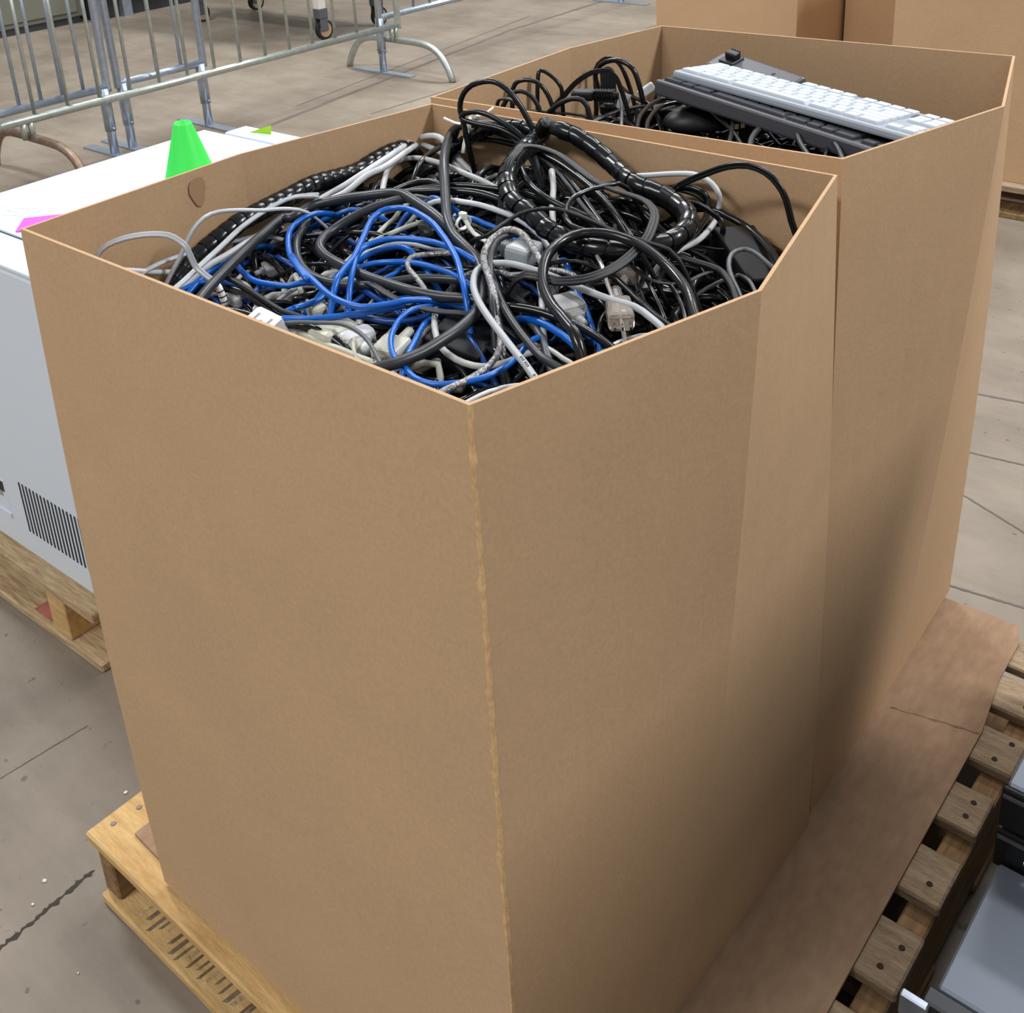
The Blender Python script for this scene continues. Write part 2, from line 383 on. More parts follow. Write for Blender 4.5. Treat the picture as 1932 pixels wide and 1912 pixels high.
B2 = [(-1.130, 1.168), (-.506, 1.172), (-.514, 1.475), (-.527, 1.7615), (-1.130, 1.745), (-1.140, 1.46)]
nm = ['front_panel', 'side_panel', 'side_panel', 'back_panel', 'side_panel', 'side_panel']
bx1, pn = make_box('nearest tall cardboard box, filled with black, blue and white cables', T1, B1, nm, seam=1)
bx2, _ = make_box('second tall cardboard box, behind the nearest one, with keyboards on top', T2, B2, nm)
# damp stain on the inner left wall of the near box
cst = onx((392, 366), -1.1375); vs = []
for k in range(14):
    r = .015 + .002 * math.sin(k * 1.3); vs.append((-1.1370, cst[1] + r * .8 * math.cos(k * .449), cst[2] + r * 1.25 * math.sin(k * .449)))
# (follows the wall: interpolate x along the panel)
def wallx(y):
    i = polyoff(T1, TH); a, b = i[4], i[5]; d = i[0]
    return (b[0] + (a[0] - b[0]) * (y - b[1]) / (a[1] - b[1])) if y > b[1] else (d[0] + (b[0] - d[0]) * (y - d[1]) / (b[1] - d[1]))
c1 = np.array(bx1.location)
vs = [(wallx(v[1]) + .0016 - c1[0], v[1] - c1[1], v[2] - c1[2]) for v in vs]
mesh('damp_stain', vs, [tuple(range(14))], 'stain', bx1)

# boxes standing behind on another pallet
def far_box(label, x0, x1, y0, y1, h, z0=.125):
    root = empty('cardboard_box', ((x0 + x1) / 2, (y0 + y1) / 2, z0)); tag(root, label, 'box', 'tall boxes at the back')
    hx, hy = (x1 - x0) / 2, (y1 - y0) / 2
    block('front_panel', (-hx, -hy, 0), (hx, -hy + TH, h), 'card', root); block('back_panel', (-hx, hy - TH, 0), (hx, hy, h), 'card', root)
    block('side_panel', (hx - TH, -hy + TH, 0), (hx, hy - TH, h), 'card', root); block('side_panel', (-hx, -hy + TH, 0), (-hx + TH, hy - TH, h), 'card', root)
    return root
far_box('tall cardboard box at the top right edge, behind the keyboards', -1.641, -.95, 4.09, 4.76, 1.0)
far_box('tall cardboard box at the back, left of its neighbour and behind the second box', -2.86, -2.17, 4.38, 5.02, 1.0)
far_box('shaded cardboard box in the gap between the two back boxes', -2.15, -1.60, 4.80, 5.42, 1.0)
p2 = empty('wooden_pallet', (-1.9, 4.7, 0)); tag(p2, 'dark wooden pallet under the tall boxes at the back right', 'pallet')
for k in range(7): plank('deck_board', (-1.0, -.655 + k * .21, .10), (1.05, -.52 + k * .21, .1235), 'woodgrey', p2)
for x in (-.97, 0, .97): block('stringer', (x - .03, -.65, .022), (x + .03, .74, .10), 'stringer', p2)
for y in (-.65, 0, .6): plank('bottom_board', (-1.0, y, 0), (1.05, y + .13, .022), 'stringer', p2)

# ------------------------------------------------------------------ white machine on its pallet
RZ = math.radians(1.6)
mp = empty('wooden_pallet', (-2.35, .748, 0), RZ); tag(mp, 'stained wooden pallet under the white machine', 'pallet')
pw = .60
for k in range(6):
    plank('deck_board', (-.62, .0 + k * .15, .118), (pw, .105 + k * .15, .14), 'wood', mp)
for x in (-.58, 0, .455):
    block('stringer', (x - .032, .004, .02), (x + .032, .86, .118), 'woodlight' if x > .1 else 'stringer', mp, .002)
for k in range(3): plank('bottom_board', (-.62, .0 + k * .36, 0), (pw - .005, .13 + k * .36, .02), 'wood', mp)
block('red_paint_mark', (.335, .012, .0202), (.40, .07, .0212), 'redmark', mp)
wm = empty('white_machine', (-2.35, .784, .14), RZ); tag(wm, 'large white machine with slotted vent, standing on a pallet at left', 'machine')
MX0, MX1, MH = .10, .62, .665
block('cabinet', (MX0 - .0, 0.0, 0), (MX1, .73, MH), 'white', wm, .006, 2)
for a, b in ((.0, .086), (.094, .73)): block('top_panel', (MX0, a, MH + .0005), (MX1, b, MH + .010), 'white', wm, .003, 2)
block('gasket', (MX0 + .004, .084, MH + .0005), (MX1 - .004, .096, MH + .006), 'gasket', wm)
block('rear_cover', (MX0 + .07, .735, 0), (MX1, .80, MH + .012), 'white', wm, .004, 2)
for k in range(20):
    x = .343 + k * .0132
    sl = block('vent_slot', (x, -.0006, .062), (x + .0058, .004, .178), 'slot', wm)
rc = block('handle_recess', (.215, -.0008, .072), (.283, .006, .16), 'white', wm, .002)
block('latch', (-.005, -.0035, -.005), (.02, .0, .04), 'galv', rc, .003); block('keyhole', (.006, -.004, .012), (.026, -.002, .036), 'slot', rc)
block('lip', (-.034, -.006, -.046), (.034, -.0025, -.036), 'white', rc); block('shadow_gap', (-.03, -.0035, -.034), (-.024, -.003, .04), 'slot', rc)
# faint pencil drawing on the lid
ZM = .8165
def deco(name, pts, w, m, z=ZM):
    q = [onz(p, z)[:2] for p in pts]; st = strip(name, q, w, m, None, z); return st
def world_child(o, root):
    bpy.context.view_layer.update(); o.parent = root; o.matrix_parent_inverse = root.matrix_world.inverted()
C3 = lambda x, y: (x / 9.56, 360 + y / 9.56)
for pts in ([(60, 290), (150, 285)], [(120, 335), (200, 365), (310, 370)], [(250, 300), (400, 305), (560, 320), (740, 285)], [(400, 380), (520, 370)], [(580, 415), (680, 370), (750, 330)], [(40, 430), (250, 435), (400, 455), (540, 440)]):
    st = deco('pencil_line', [C3(*p) for p in pts], .0016, 'scribble'); world_child(st, wm)
# green cone, notes
cz = .8168; cc = onz((363, 350), cz)
bpy.context.view_layer.update()
cn = empty('marker_cone', (cc[0], cc[1], cz)); tag(cn, 'bright green plastic cone standing on the white machine', 'cone')
lathe('cone_body', [(.056, .006), (.054, .012), (.0185, .130), (.0165, .134), (.0135, .134), (.016, .128)], 'green', cn, 36)
lathe('base', [(.058, 0), (.058, .006), (.054, .0075)], 'green', cn, 36)
def sheet3(name, pts, m, label, cat, t=.0006):
    P = [np.array(p) for p in pts]; nrm = np.cross(P[1] - P[0], P[2] - P[0]); nrm /= np.linalg.norm(nrm); n = len(P)
    o = mesh(name, [tuple(p) for p in P] + [tuple(p + nrm * t) for p in P], [tuple(range(n))[::-1], tuple(range(n, 2 * n))] + [(i, (i + 1) % n, n + (i + 1) % n, n + i) for i in range(n)], m)
    return tag(o, label, cat)
q0, q1 = onz((45, 412), ZM), onz((103, 406), ZM); dv = (q1 - q0); L = np.linalg.norm(dv); dv /= L; pv = np.array([dv[1], -dv[0], 0])
sheet3('sticky_note', [q0, q0 + pv * .075, q0 + pv * .075 + dv * .075, q0 + dv * .075], 'pink', 'bright pink sticky note on the white machine beside the near box', 'note')
lb = onz((478, 250), .82)
a = onz((512, 236), .84)
sheet3('paper_flag', [onz((470, 250), .819), onz((512, 254), .819), ony((511, 236), onz((512, 254), .819)[1])], 'lime', 'lime green paper corner sticking up behind the white machine', 'paper')

# ------------------------------------------------------------------ crowd barricades
def barricade(label, x, y0, y1, feet, m, zr=.285, zt=1.05, bars=None, bow=True, r=.019, legs=None):
    root = empty('crowd_barricade', (x, y0, 0)); tag(root, label, 'barricade', 'metal crowd barricades')
    L = y1 - y0
    tube('lower_rail', [(0, 0, zr), (0, L, zr)], r, m, root, curved=False); tube('upper_rail', [(0, .06, zt), (0, L - .06, zt)], r, m, root, curved=False)
    for y in (0, L): tube('end_post', [(0, y, zr - .02), (0, y, zt - .07), (0, y + (.06 if y == 0 else -.06), zt)], r, m, root, step=.02)
    for y in bars: tube('bar', [(0, y - y0, zr), (0, y - y0, zt)], .0085, m, root, curved=False)
    for y in feet:
        yy = y - y0
        if bow:
            pts = [(-.43, yy, 0), (-.40, yy, .07), (-.33, yy, .155), (-.22, yy, .195), (0, yy, .20), (.22, yy, .195), (.33, yy, .155), (.40, yy, .07), (.43, yy, 0)]
            tube('bow_foot', pts, .02, 'rust' if yy < .5 else m, root, .02)
            tube('socket', [(0, yy, .20), (0, yy, zr)], .014, m, root, curved=False); tube('socket', [(0, yy - .035, .20), (0, yy - .035, zr)], .014, m, root, curved=False)
        else:
            block('flat_foot', (-.24, yy - .028, 0), (.24, yy + .028, .008), m, root)
            tube('leg', [(0, yy, .008), (0, yy, zr)], .021, m, root, curved=False); tube('sleeve', [(0, yy, .12), (0, yy, zr)], .026, m, root, curved=False)
            tube('pin', [(-.04, yy, .135), (.04, yy, .135)], .004, m, root, curved=False)
    return root
barricade('pale galvanised barricade with curved bow feet, in front', -4.78, 2.16, 4.60, [2.31, 4.58], 'galv', bars=[2.337 + .1618 * k for k in range(14)])
barricade('zinc barricade with flat foot ending near the green cone', -4.86, 2.81, 3.30, [2.83, 3.28], 'galvblue', zr=.325, bars=[3.03, 3.169], bow=False)
barricade('zinc barricade with flat foot at the far left edge', -4.84, .6, 2.74, [2.72, .7], 'galvblue', zr=.325, bars=[2.62 - .105 * k for k in range(19)], bow=False)
barricade('zinc barricade running back along the hall, left of the second box', -4.88, 4.55, 7.03, [4.55, 7.0], 'galvblue', zr=.325, bars=[4.7 + .14 * k for k in range(16)], bow=False)

# rolling cart behind the barricades
ct = empty('rolling_cart', (-6.68, 5.31, 0)); tag(ct, 'rolling cart on tan casters behind the barricades', 'cart')
block('tabletop', (-.85, -.4, .86), (.85, .4, .90), 'cream', ct, .004); block('lower_shelf', (-.78, -.30, .34), (.78, .30, .37), 'kick', ct, .003)
for x in (-.7, .7):
    for y in (-.27, .25):
        block('leg', (x - .03, y - .03, .21), (x + .03, y + .03, .86), 'cream', ct, .003)
        vs, fs = sweep_data(np.array([(x - .018, y + .02, .066), (x + .018, y + .02, .066)]), [(.066 * math.cos(a), .066 * math.sin(a)) for a in np.linspace(0, 2 * math.pi, 24, endpoint=False)])
        wh = mesh('caster_wheel', vs, fs, 'rubber', ct)
        vs, fs = sweep_data(np.array([(x - .019, y + .02, .066), (x + .0195, y + .02, .066)]), [(.05 * math.cos(a), .05 * math.sin(a)) for a in np.linspace(0, 2 * math.pi, 20, endpoint=False)])
        mesh('hub', vs, fs, 'tan', wh)
        for s in (-1, 1): block('fork', (x + s * .026 - .004, y - .03, .06), (x + s * .026 + .004, y + .04, .15), 'castergrey', ct, .003)
        block('swivel_plate', (x - .035, y - .035, .145), (x + .035, y + .04, .212), 'castergrey', ct, .004)

# ------------------------------------------------------------------ grey equipment beside the pallet
eq = empty('equipment_chassis', (.10, 1.07, 0)); tag(eq, 'grey steel equipment chassis at the bottom right corner', 'equipment')
block('chassis', (-.352, -.105, .02), (.16, .100, .24), 'gear', eq, .003); block('front_bezel', (-.362, -.128, .025), (.16, -.105, .236), 'geard', eq, .003)
block('mounting_ear', (-.384, -.136, .20), (-.352, -.126, .235), 'galvblue', eq, .002)
for x in (-.3, .12): block('foot', (x - .02, -.05, 0), (x + .02, .05, .02), 'rubber', eq)
e2 = empty('equipment_chassis', (.10, 1.18, 0)); tag(e2, 'grey steel chassis with black ported fronts, behind the corner one', 'equipment')
block('chassis', (-.358, 0, .02), (.16, .44, .36), 'gear', e2, .003)
for z in (.295, .228):
    h = block('front_panel', (-.362, -.008, z), (.16, 0, z + .062), 'blackm', e2, .003, 2)
    block('edge_strip', (-.258, -.007, .019), (.258, -.0045, .024), 'dgrey', h)
    for k in (-.225, -.212): block('screw', (k, -.0065, -.006), (k + .008, -.0045, .0), 'chrome', h, .001)
for x in (-.3, .12):
    for y in (.05, .39): block('foot', (x - .02, y - .02, 0), (x + .02, y + .02, .02), 'rubber', e2)
rk = block('unseen_shade_cabinet', (-.16, -.60, .3605), (.48, .42, 1.06), 'gear', e2, .004)  # unseen block added on the stack to shade the sheet and box sides
for z in (-.32, -.09, .14): block('shade_cabinet_front', (-.326, -.49, z), (-.32, .49, z + .19), 'geard', rk, .002)  # invented fronts dressing the added shading block

# ------------------------------------------------------------------ cables
def zs1(x, y): return 1.0 + .075 * math.exp(-((x + .92) / .25) ** 2 - ((y - 1.02) / .22) ** 2) + .02 * math.exp(-((x + .6) / .2) ** 2 - ((y - 1.05) / .2) ** 2)
def zs2(x, y): return 1.0 + .03 * math.exp(-((x + .8) / .35) ** 2 - ((y - 1.35) / .25) ** 2)
def hit(p, zs, h):
    d = ray(p); d = d / np.linalg.norm(d); t = .55
    while t < 3.2:
        q = CAM + d * t
        if q[2] < zs(q[0], q[1]) + h: return q
        t += .004
    return q
def inside(q, box, r):
    if q[2] > 1.118: return q
    y0, y1 = (.534, 1.118) if box == 1 else (1.172, 1.725)
    fx = (q[1] - y0) / (y1 - y0); bul = .07 * (1 - abs(2 * fx - 1)) * .8
    lo = -1.146 if box == 1 else -1.140
    hi = -.518 + bul if box == 1 else -.536 + bul
    q = q.copy(); q[0] = min(max(q[0], lo + r), hi - r); q[1] = min(max(q[1], y0 + r), y1 - r); return q
def parse(s):
    out, c = [], 'p'
    for tok in s.split():
        if tok in CR: c = tok; continue
        v = [float(t) for t in tok.split(',')]; out.append((*cr(c, v[0], v[1]), v[2] / 100 if len(v) > 2 else None))
    return out
def trace(s, w, h, box=1, stand=None, ends=True):
    """photo path -> points in the box: laid on the heap at height h, or hanging in an upright plane `stand`"""
    zs = zs1 if box == 1 else zs2; pts = []; pp = parse(s)
    if stand == 'auto': A, B = hit(pp[0][:2], zs, h), hit(pp[-1][:2], zs, h); stand = (A[:2], B[:2])
    for x, y, hh in pp:
        if stand is not None:
            a, b = np.array(stand[0]), np.array(stand[1]); n = np.array([-(b - a)[1], (b - a)[0]]); d = ray((x, y)); q = CAM + d * ((a - CAM[:2]) @ n) / (d[:2] @ n)
        else:
            q = hit((x, y), zs, h if hh is None else hh); yb, xb = ((1.108, -1.134) if box == 1 else (1.715, -1.128)); rr = w * depth(q) / FPX / 2
            if q[1] > yb - rr: q = ony((x, y), yb - rr)          # resting against the back wall
            if q[0] < xb + rr: q = onx((x, y), xb + rr)          # resting against the left wall
        pts.append(q)
    r = w * np.mean([depth(q) for q in pts]) / FPX / 2
    pts = [inside(q, box, r) for q in pts]
    if ends:
        for e in (0, -1):
            a, b = (pts[0], pts[1]) if e == 0 else (pts[-1], pts[-2])
            d = (a - b) / (np.linalg.norm(a - b) + 1e-9); d[2] = min(d[2], 0); q = a + d * .032; q[2] -= .008
            q2 = q + d * .035; q2[2] = min(q[2] - .02, zs(q2[0], q2[1]) - .012)
            q, q2 = inside(q, box, r), inside(q2, box, r)
            pts = [q2, q] + pts if e == 0 else pts + [q, q2]
    return pts, r
def cable(name, kind, m, w, h, s, label, cat='cable', box=1, stand=None, ends=True):
    pts, r = trace(s, w, h / 100, box, stand, ends); m = 'blackm' if (kind == 'flat3' and m == 'black') else m
    path = spline(pts, .009); base = path.mean(axis=0)
    vs, fs = sweep_data(path - base, profile(kind, 2 * r)); o = mesh(name, vs, fs, m, None, True); o.location = base
    tag(o, label, cat, 'cables heaped in the near box' if box == 1 else 'cables heaped in the second box'); return o, path, r

N1 = [
 # name, profile, material, width px, height cm, path, label
 ('power_cable', 'round', 'charcoal', 20, 3.6, 'd 1100,320 1000,230 900,180 790,172 690,190 640,245 612,340 605,450 b 1250,150 1262,270 1310,395 1400,490 1500,590 1540,690 1550,800 1528,950 1460,1070 1350,1170 1200,1270 1050,1360 850,1440 680,1490', 'thick charcoal cable running from the milky cable tie down to the front rim'),
 ('power_cable', 'round', 'charcoal', 20, 3.4, 'a 950,960 1080,800 1250,620 1450,430 1650,265 b 0,265 160,170 400,112 600,85 800,62 900,72 1000,130 1120,210 1225,300', 'thick charcoal cable arching over the left half above the blue coils'),
 ('power_cable', 'round', 'charcoal', 19, 3.0, 'b 950,105 700,165 500,255 350,350 262,420 228,490 270,560 400,640 600,732 800,800 1000,860 1200,900 1460,925', 'charcoal cable bent in a hairpin left of the blue loops, sweeping right'),
 ('power_cable', 'round', 'charcoal', 17, 2.5, 'b 240,190 110,330 50,420 40,530 70,630 150,720 300,782 450,802 620,808 800,782 1000,755 1200,755 1450,775 1560,800', 'charcoal cable in a wide U beneath the hairpin cable'),
 ('power_cable', 'round', 'black', 15, 2.2, 'd 0,640 150,605 300,592 450,585 600,580 800,592 960,640 1100,690', 'black cable lying flat behind the tall blue loop'),
 ('power_cable', 'round', 'black', 12, 2.4, 'd 420,575 600,552 750,548 950,572 1100,600', 'thin black cable just behind the flat black one, under the vertical charcoal cable'),
 ('power_cable', 'round', 'black', 12, 2.2, 'd 480,390 600,305 750,272 900,272 1060,310 1160,370', 'glossy black cable arching over the black slab near the back wall'),
 ('power_cable', 'round', 'blackm', 11, 3.0, 'd 800,170 900,215 1000,250 1100,290', 'black strand held by the milky cable tie, pointing at the spiral wrap'),
 ('flat_cable', 'flat3', 'black', 19, 6.4, 'd 1050,345 1080,312 1180,315 1300,360 1400,430 1520,520 1650,580 1780,620 1860,670 1885,740 1850,850 c 1010,350 920,440 800,520 650,572 480,582 400,560', 'ribbed flat black cable sweeping round in front of the spiral wrap'),
 ('power_cable', 'round', 'black', 14, 4.0, 'd 1160,335 1085,375 1075,450 1120,535 1210,615 1330,680 1450,730', 'glossy black cable hooked round inside the spiral wrap loop'),
 ('power_cable', 'round', 'black', 13, 3.2, 'd 1140,345 1280,400 1400,480 1500,560 1600,660 1700,810', 'glossy black cable slanting down the middle of the spiral wrap loop'),
 ('power_cable', 'round', 'blackm', 11, 2.8, 'd 1110,360 1250,430 1350,540 1450,680 1560,800', 'matt black cable beneath the slanting glossy one'),
 ('power_cable', 'round', 'black', 12, 2.4, 'd 1330,480 1420,580 1500,690 1600,830', 'black cable deep inside the spiral wrap loop'),
 ('thin_cable', 'round', 'black', 10, 6.6, 'd 1570,555 1450,590 1370,640 1340,720 1380,790 1480,825 1600,850', 'thin black cable curled like a hook at the centre of the spiral loop'),
 ('thin_cable', 'round', 'blackm', 8, 6.8, 'd 780,880,3 870,850 950,790 1060,722 1180,692 1300,692 1420,730 1540,780 1700,850 1860,900', 'thin black cable arching across the lower part of the spiral wrap'),
 ('power_cable', 'round', 'black', 21, 6.6, 'c 540,830 450,720 402,600 405,490 445,400 530,330 640,292 780,292 920,330 1050,400 1170,505 1270,630 1320,780', 'thick glossy black cable in a big arch at the right front'),
 ('flat_cable', 'flat3', 'black', 13, 2.6, 'c 470,470 600,460 720,495 810,545 900,625 1000,705 1100,800 1190,860', 'ribbed black cable descending under the big black arch'),
 ('flat_cable', 'flat3', 'black', 10, 3.2, 'c 900,460 940,490 1010,550 1110,592 1250,595 1400,530', 'ribbed black cable in a shallow sag right of the big arch'),
 ('power_cable', 'round', 'blackm', 14, 3.2, 'c 1040,380 1180,425 1340,470 1470,515 1540,600 1570,680', 'matt black cable draped to the right wall beside the big arch'),
 ('power_cable', 'round', 'black', 14, 2.2, 'e 940,830 1050,880 1180,950 1300,1050 1380,1150 1430,1240', 'glossy black cable running down to the right rim'),
 ('power_cable', 'round', 'dgrey', 10, 3.0, 'e 1140,1450 1085,1330 1062,1240 1082,1160 1160,1122 1240,1140 1330,1210', 'dark grey cable looped upright at the right corner'),
 ('power_cable', 'round', 'dgrey', 8, 1.6, 'e 1100,1320 1150,1315 1210,1350 1250,1420', 'short dark grey cable curve at the right corner rim'),
 ('power_cable', 'round', 'wht', 11, 2.0, 'e 340,595 500,582 650,572 800,575 900,612 970,680 1000,760 985,840 960,920 900,1000 820,1070 680,1140', 'white cable curving round behind the right end of the spiral wrap'),
 ('power_cable', 'round', 'black', 13, 2.6, 'e 690,670 800,675 880,715 915,790 900,880 850,960 780,1040 720,1080', 'black cable bent beside the white one at the back right'),
 ('thin_cable', 'round', 'blackm', 9, 3.4, 'd 1560,545 1680,530 1800,545 1932,560 e 620,680 720,695', 'thin matt black cable lying along the far arm of the spiral wrap'),
 ('thin_cable', 'round', 'blackm', 4, 1.0, 'e 930,975 1050,985 1140,1020 1160,1070 1100,1118 950,1118 780,1090', 'very thin dark wire looped near the right wall'),
 # white and grey
 ('power_cable', 'round', 'wht', 12, 3.6, 'b 180,150,2 320,62,2.4 d 0,548,3 150,450 300,352 420,272 510,246,3 570,252,2 615,290,1', 'white cable highest along the left wall, beside its twin'),
 ('power_cable', 'round', 'wht', 12, 3.4, 'a 1015,670,2 1200,560,2.4 1440,412,2.4 b 60,225,2 200,160,2.2 d 0,592,2.6 130,490 250,430 380,340 450,300,2.6 530,320,1', 'white cable reaching from the front left to the back, under the charcoal arch'),
 ('power_cable', 'round', 'lgrey', 11, 2.2, 'd 240,530 272,440 350,392 450,382 580,412 700,462 820,512 900,552 1000,610', 'light grey cable crossing behind the vertical charcoal cable'),
 ('power_cable', 'round', 'wht', 11, 2.6, 'd 645,640 720,648 820,665 930,700 1040,745', 'white cable between the vertical charcoal cable and the spiral wrap'),
 ('power_cable', 'round', 'ivory', 9, 1.4, 'b 640,460 760,330 830,270 900,180 1000,120', 'ivory cable standing behind the tall blue loop'),
 ('power_cable', 'round', 'ivory', 10, 1.6, 'b 640,470 800,392 950,332 1080,290 1170,265', 'ivory cable crossing through the tall blue loop'),
 ('video_cable', 'round', 'lgrey2', 14, 4.6, 'c 1140,880 1050,800 960,738 800,690 620,620 450,550 300,500 170,472 60,482 b 1500,690 1472,790 1500,905 1580,1045 1700,1205 1800,1335 1932,1505', 'cool grey printed cable bent in a hook near the front corner'),
 ('video_cable', 'round', 'lgrey', 13, 2.0, 'b 1165,1030 1158,1140 1195,1280 1280,1375 1400,1440 1550,1470 1700,1445 1800,1410 1880,1370', 'light grey cable sagging near the front corner beneath the charcoal cable'),
 ('braided_cable', 'round', 'silver', 11, 2.8, 'b 1470,570 1300,550 1150,555 1000,572 945,610 950,680 1010,745', 'silver braided cable bent left in the middle of the heap'),
 ('braided_cable', 'round', 'silver', 13, 3.2, 'b 1240,1660 1400,1590 1550,1500 1650,1400 1690,1290 1680,1150 1650,1050', 'silver braided cable rising from the front rim'),
 ('braided_cable', 'round', 'silver', 14, 5.0, 'c 75,560 40,450 70,350 130,290 200,268 270,292 320,350 370,430', 'silver braided cable in a tight arch beside the grey plug'),
 ('power_cable', 'round', 'charcoal', 14, 4.6, 'c 90,640 80,500 90,400 125,335 180,305', 'charcoal cable tucked under the silver arch'),
 ('braided_cable', 'round', 'silver', 12, 3.4, 'c 100,525 200,545 300,537 400,515', 'short silver braided length lying below the silver arch'),
 ('thin_cable', 'round', 'clear', 9, 4.4, 'c 730,430 770,520 800,620 835,700', 'clear wire leading into the clear plug'),
 ('zip_cord', 'flat2', 'lgrey2', 12, 1.6, 'a 430,775 550,685 700,612 850,560 1000,505 1150,472 1300,445 1450,412', 'light grey zip cord low across the front left'),
 ('zip_cord', 'flat2', 'lgrey2', 12, 4.6, 'a 720,890 850,770 1000,630 1150,492 1300,350 1450,240 1600,150 1750,92 1932,82 b 120,85,3 260,92,1.2', 'light grey zip cord running diagonally up to the left wall'),
 ('power_cable', 'round', 'wht', 11, .8, 'a 260,697 400,690 600,702 800,700 930,685', 'white cable lying flat in the front left corner'),
 ('power_cable', 'round', 'lgrey', 8, 1.2, 'a 830,935 900,912 990,900 1060,880', 'short light grey end by the left front rim'),
 ('power_cable', 'round', 'wht', 12, 2.0, 'c 365,520 388,640 398,780', 'short white cable upright between grey hook and black arch'),
 ('thin_cable', 'round', 'wht', 7, 2.4, 'c 770,1005 860,950 950,920 1050,905', 'thin white cable peeking over the right front rim'),
 ('power_cable', 'round', 'lgrey', 10, 1.6, 'c 430,990 520,1050 600,1100', 'light grey cable end near the front corner rim'),
 ('power_cable', 'round', 'wht', 9, 2.6, 'c 20,1275 120,1240 230,1215', 'white cable end lowest in the front corner'),
 ('power_cable', 'round', 'lgrey', 12, 3.6, 'd 1262,480 1270,560 1262,660 1266,760', 'light grey cable upright inside the spiral wrap loop'),
 ('thin_cable', 'round', 'ivory', 8, 1.6, 'b 510,1230 500,1310 530,1400 600,1460', 'thin ivory cable curl among the white plugs at the front'),
 ('power_cable', 'round', 'ivory', 13, 1.2, 'b 100,1210 250,1280 400,1330 560,1400 690,1450', 'ivory cable along the front rim over the white plugs'),
 ('power_cable', 'round', 'lgrey', 9, 1.4, 'b 560,570 700,510 850,470 1000,480 1150,520 1300,540', 'light grey cable beneath the middle blue loops'),
 # blue
 ('network_cable', 'round', 'blue', 12, 4.4, 'b 440,660 500,590 545,500 590,400 640,290 720,212 820,185 940,188 1050,240 1150,312 1220,400 1270,470 1340,600 1375,730', 'blue network cable in the tallest arch at the centre left'),
 ('network_cable', 'round', 'blue', 12, 4.0, 'b 505,650 530,565 590,500 700,452 850,430 1000,438 1150,460 1280,502 1420,570', 'blue network cable arching just inside the tallest blue arch'),
 ('network_cable', 'round', 'blue', 12, 2.4, 'b 560,595 700,530 850,498 930,508 990,560', 'short blue network cable under the two blue arches'),
 ('network_cable', 'round', 'blue', 12, 2.8, 'b 540,670 680,630 820,620 950,622 1100,650 1230,690 1350,745', 'blue network cable lying flat below the blue arches'),
 ('network_cable', 'round', 'blue', 10, 2.0, 'b 750,760 850,710 915,655', 'short blue network cable right of the hairpin cable'),
 ('network_cable', 'round', 'dblue', 9, 1.4, 'b 670,725 760,680 850,640', 'deep blue cable stub under the flat blue one'),
 ('network_cable', 'round', 'blue', 12, 3.6, 'a 1870,240 1730,330 1692,430 1705,560 1765,660 1850,770 b 0,565 60,660 170,762 300,882 430,950 560,985 700,975 850,950 950,930', 'long blue network cable following the left side of the charcoal U'),
 ('network_cable', 'round', 'blue', 12, 2.6, 'b -120,1085 0,1078 150,1080 350,1062 600,1030 800,1000 920,975', 'blue network cable running straight along the front'),
 ('network_cable', 'round', 'blue', 12, 3.0, 'b 985,1005 900,1060 840,1140 806,1240 812,1340 850,1412 930,1490 1000,1560 1150,1612 1350,1600 1550,1560 1700,1490 1830,1390 1905,1290', 'blue network cable dropping in an S to the front corner'),
 ('network_cable', 'round', 'blue', 12, 1.8, 'b 1095,1105 1040,1180 985,1290 935,1400', 'short blue network cable slanting near the front, beside the S'),
 ('network_cable', 'round', 'blue', 12, 1.6, 'a 1270,640 1330,710 1420,772 1560,802 1700,812 1840,785', 'blue network cable sagging at left beneath the charcoal arch'),
 ('network_cable', 'round', 'blue', 12, 1.8, 'a 1700,1010 1850,962 b 0,1000 120,970 230,922 300,865', 'blue network cable crossing the white plugs at the front left'),
 ('network_cable', 'round', 'blue', 11, 1.4, 'a 1180,790 1280,825 1390,885 1480,930', 'short blue network cable at the far left by the grey labelled cord'),
 ('network_cable', 'round', 'blue', 12, 1.4, 'a 1040,710 1150,640 1280,560 1370,510', 'blue network cable beside the long white cable at left'),
 ('network_cable', 'round', 'blue', 11, 1.0, 'a 910,810 1000,785 1070,795', 'blue cable stub lowest at the left'),
 ('network_cable', 'round', 'dblue', 13, 1.8, 'b 560,835 680,905 790,970', 'deep blue cable stub under the charcoal U'),
 ('network_cable', 'round', 'dblue', 13, 1.4, 'b 560,1060 700,1090 850,1105 1000,1085 1150,1045', 'deep blue network cable low at the front centre'),
 ('network_cable', 'round', 'blue', 13, 2.0, 'c 545,480 585,610 640,715 705,885', 'blue network cable right of the grey octagonal plug'),
 ('network_cable', 'round', 'blue', 15, 2.4, 'c 380,830 480,885 570,950 650,1045', 'blue network cable near the front corner by the right rim'),
 ('network_cable', 'round', 'blue', 11, 1.6, 'b 1460,265 1560,310 1680,355', 'short blue network cable by the milky tie on the white cable'),
 ('network_cable', 'round', 'blue', 12, 1.8, 'b 960,915 1100,930 1300,962 1450,1000', 'blue network cable under the end of the hairpin cable'),
 ('network_cable', 'round', 'blue', 10, 1.6, 'b 180,310 300,265 420,215 540,195', 'blue network cable seen behind the charcoal hairpin'),
 ('network_cable', 'round', 'blue', 10, 2.2, 'd 500,640 540,622 590,640', 'tiny blue cable bend behind the vertical charcoal cable'),
 # black at the left and front
 ('power_cable', 'round', 'black', 13, 1.6, 'a 990,985 1150,1002 1300,1025 1420,1062', 'black cable along the left front rim, left of the white socket'),
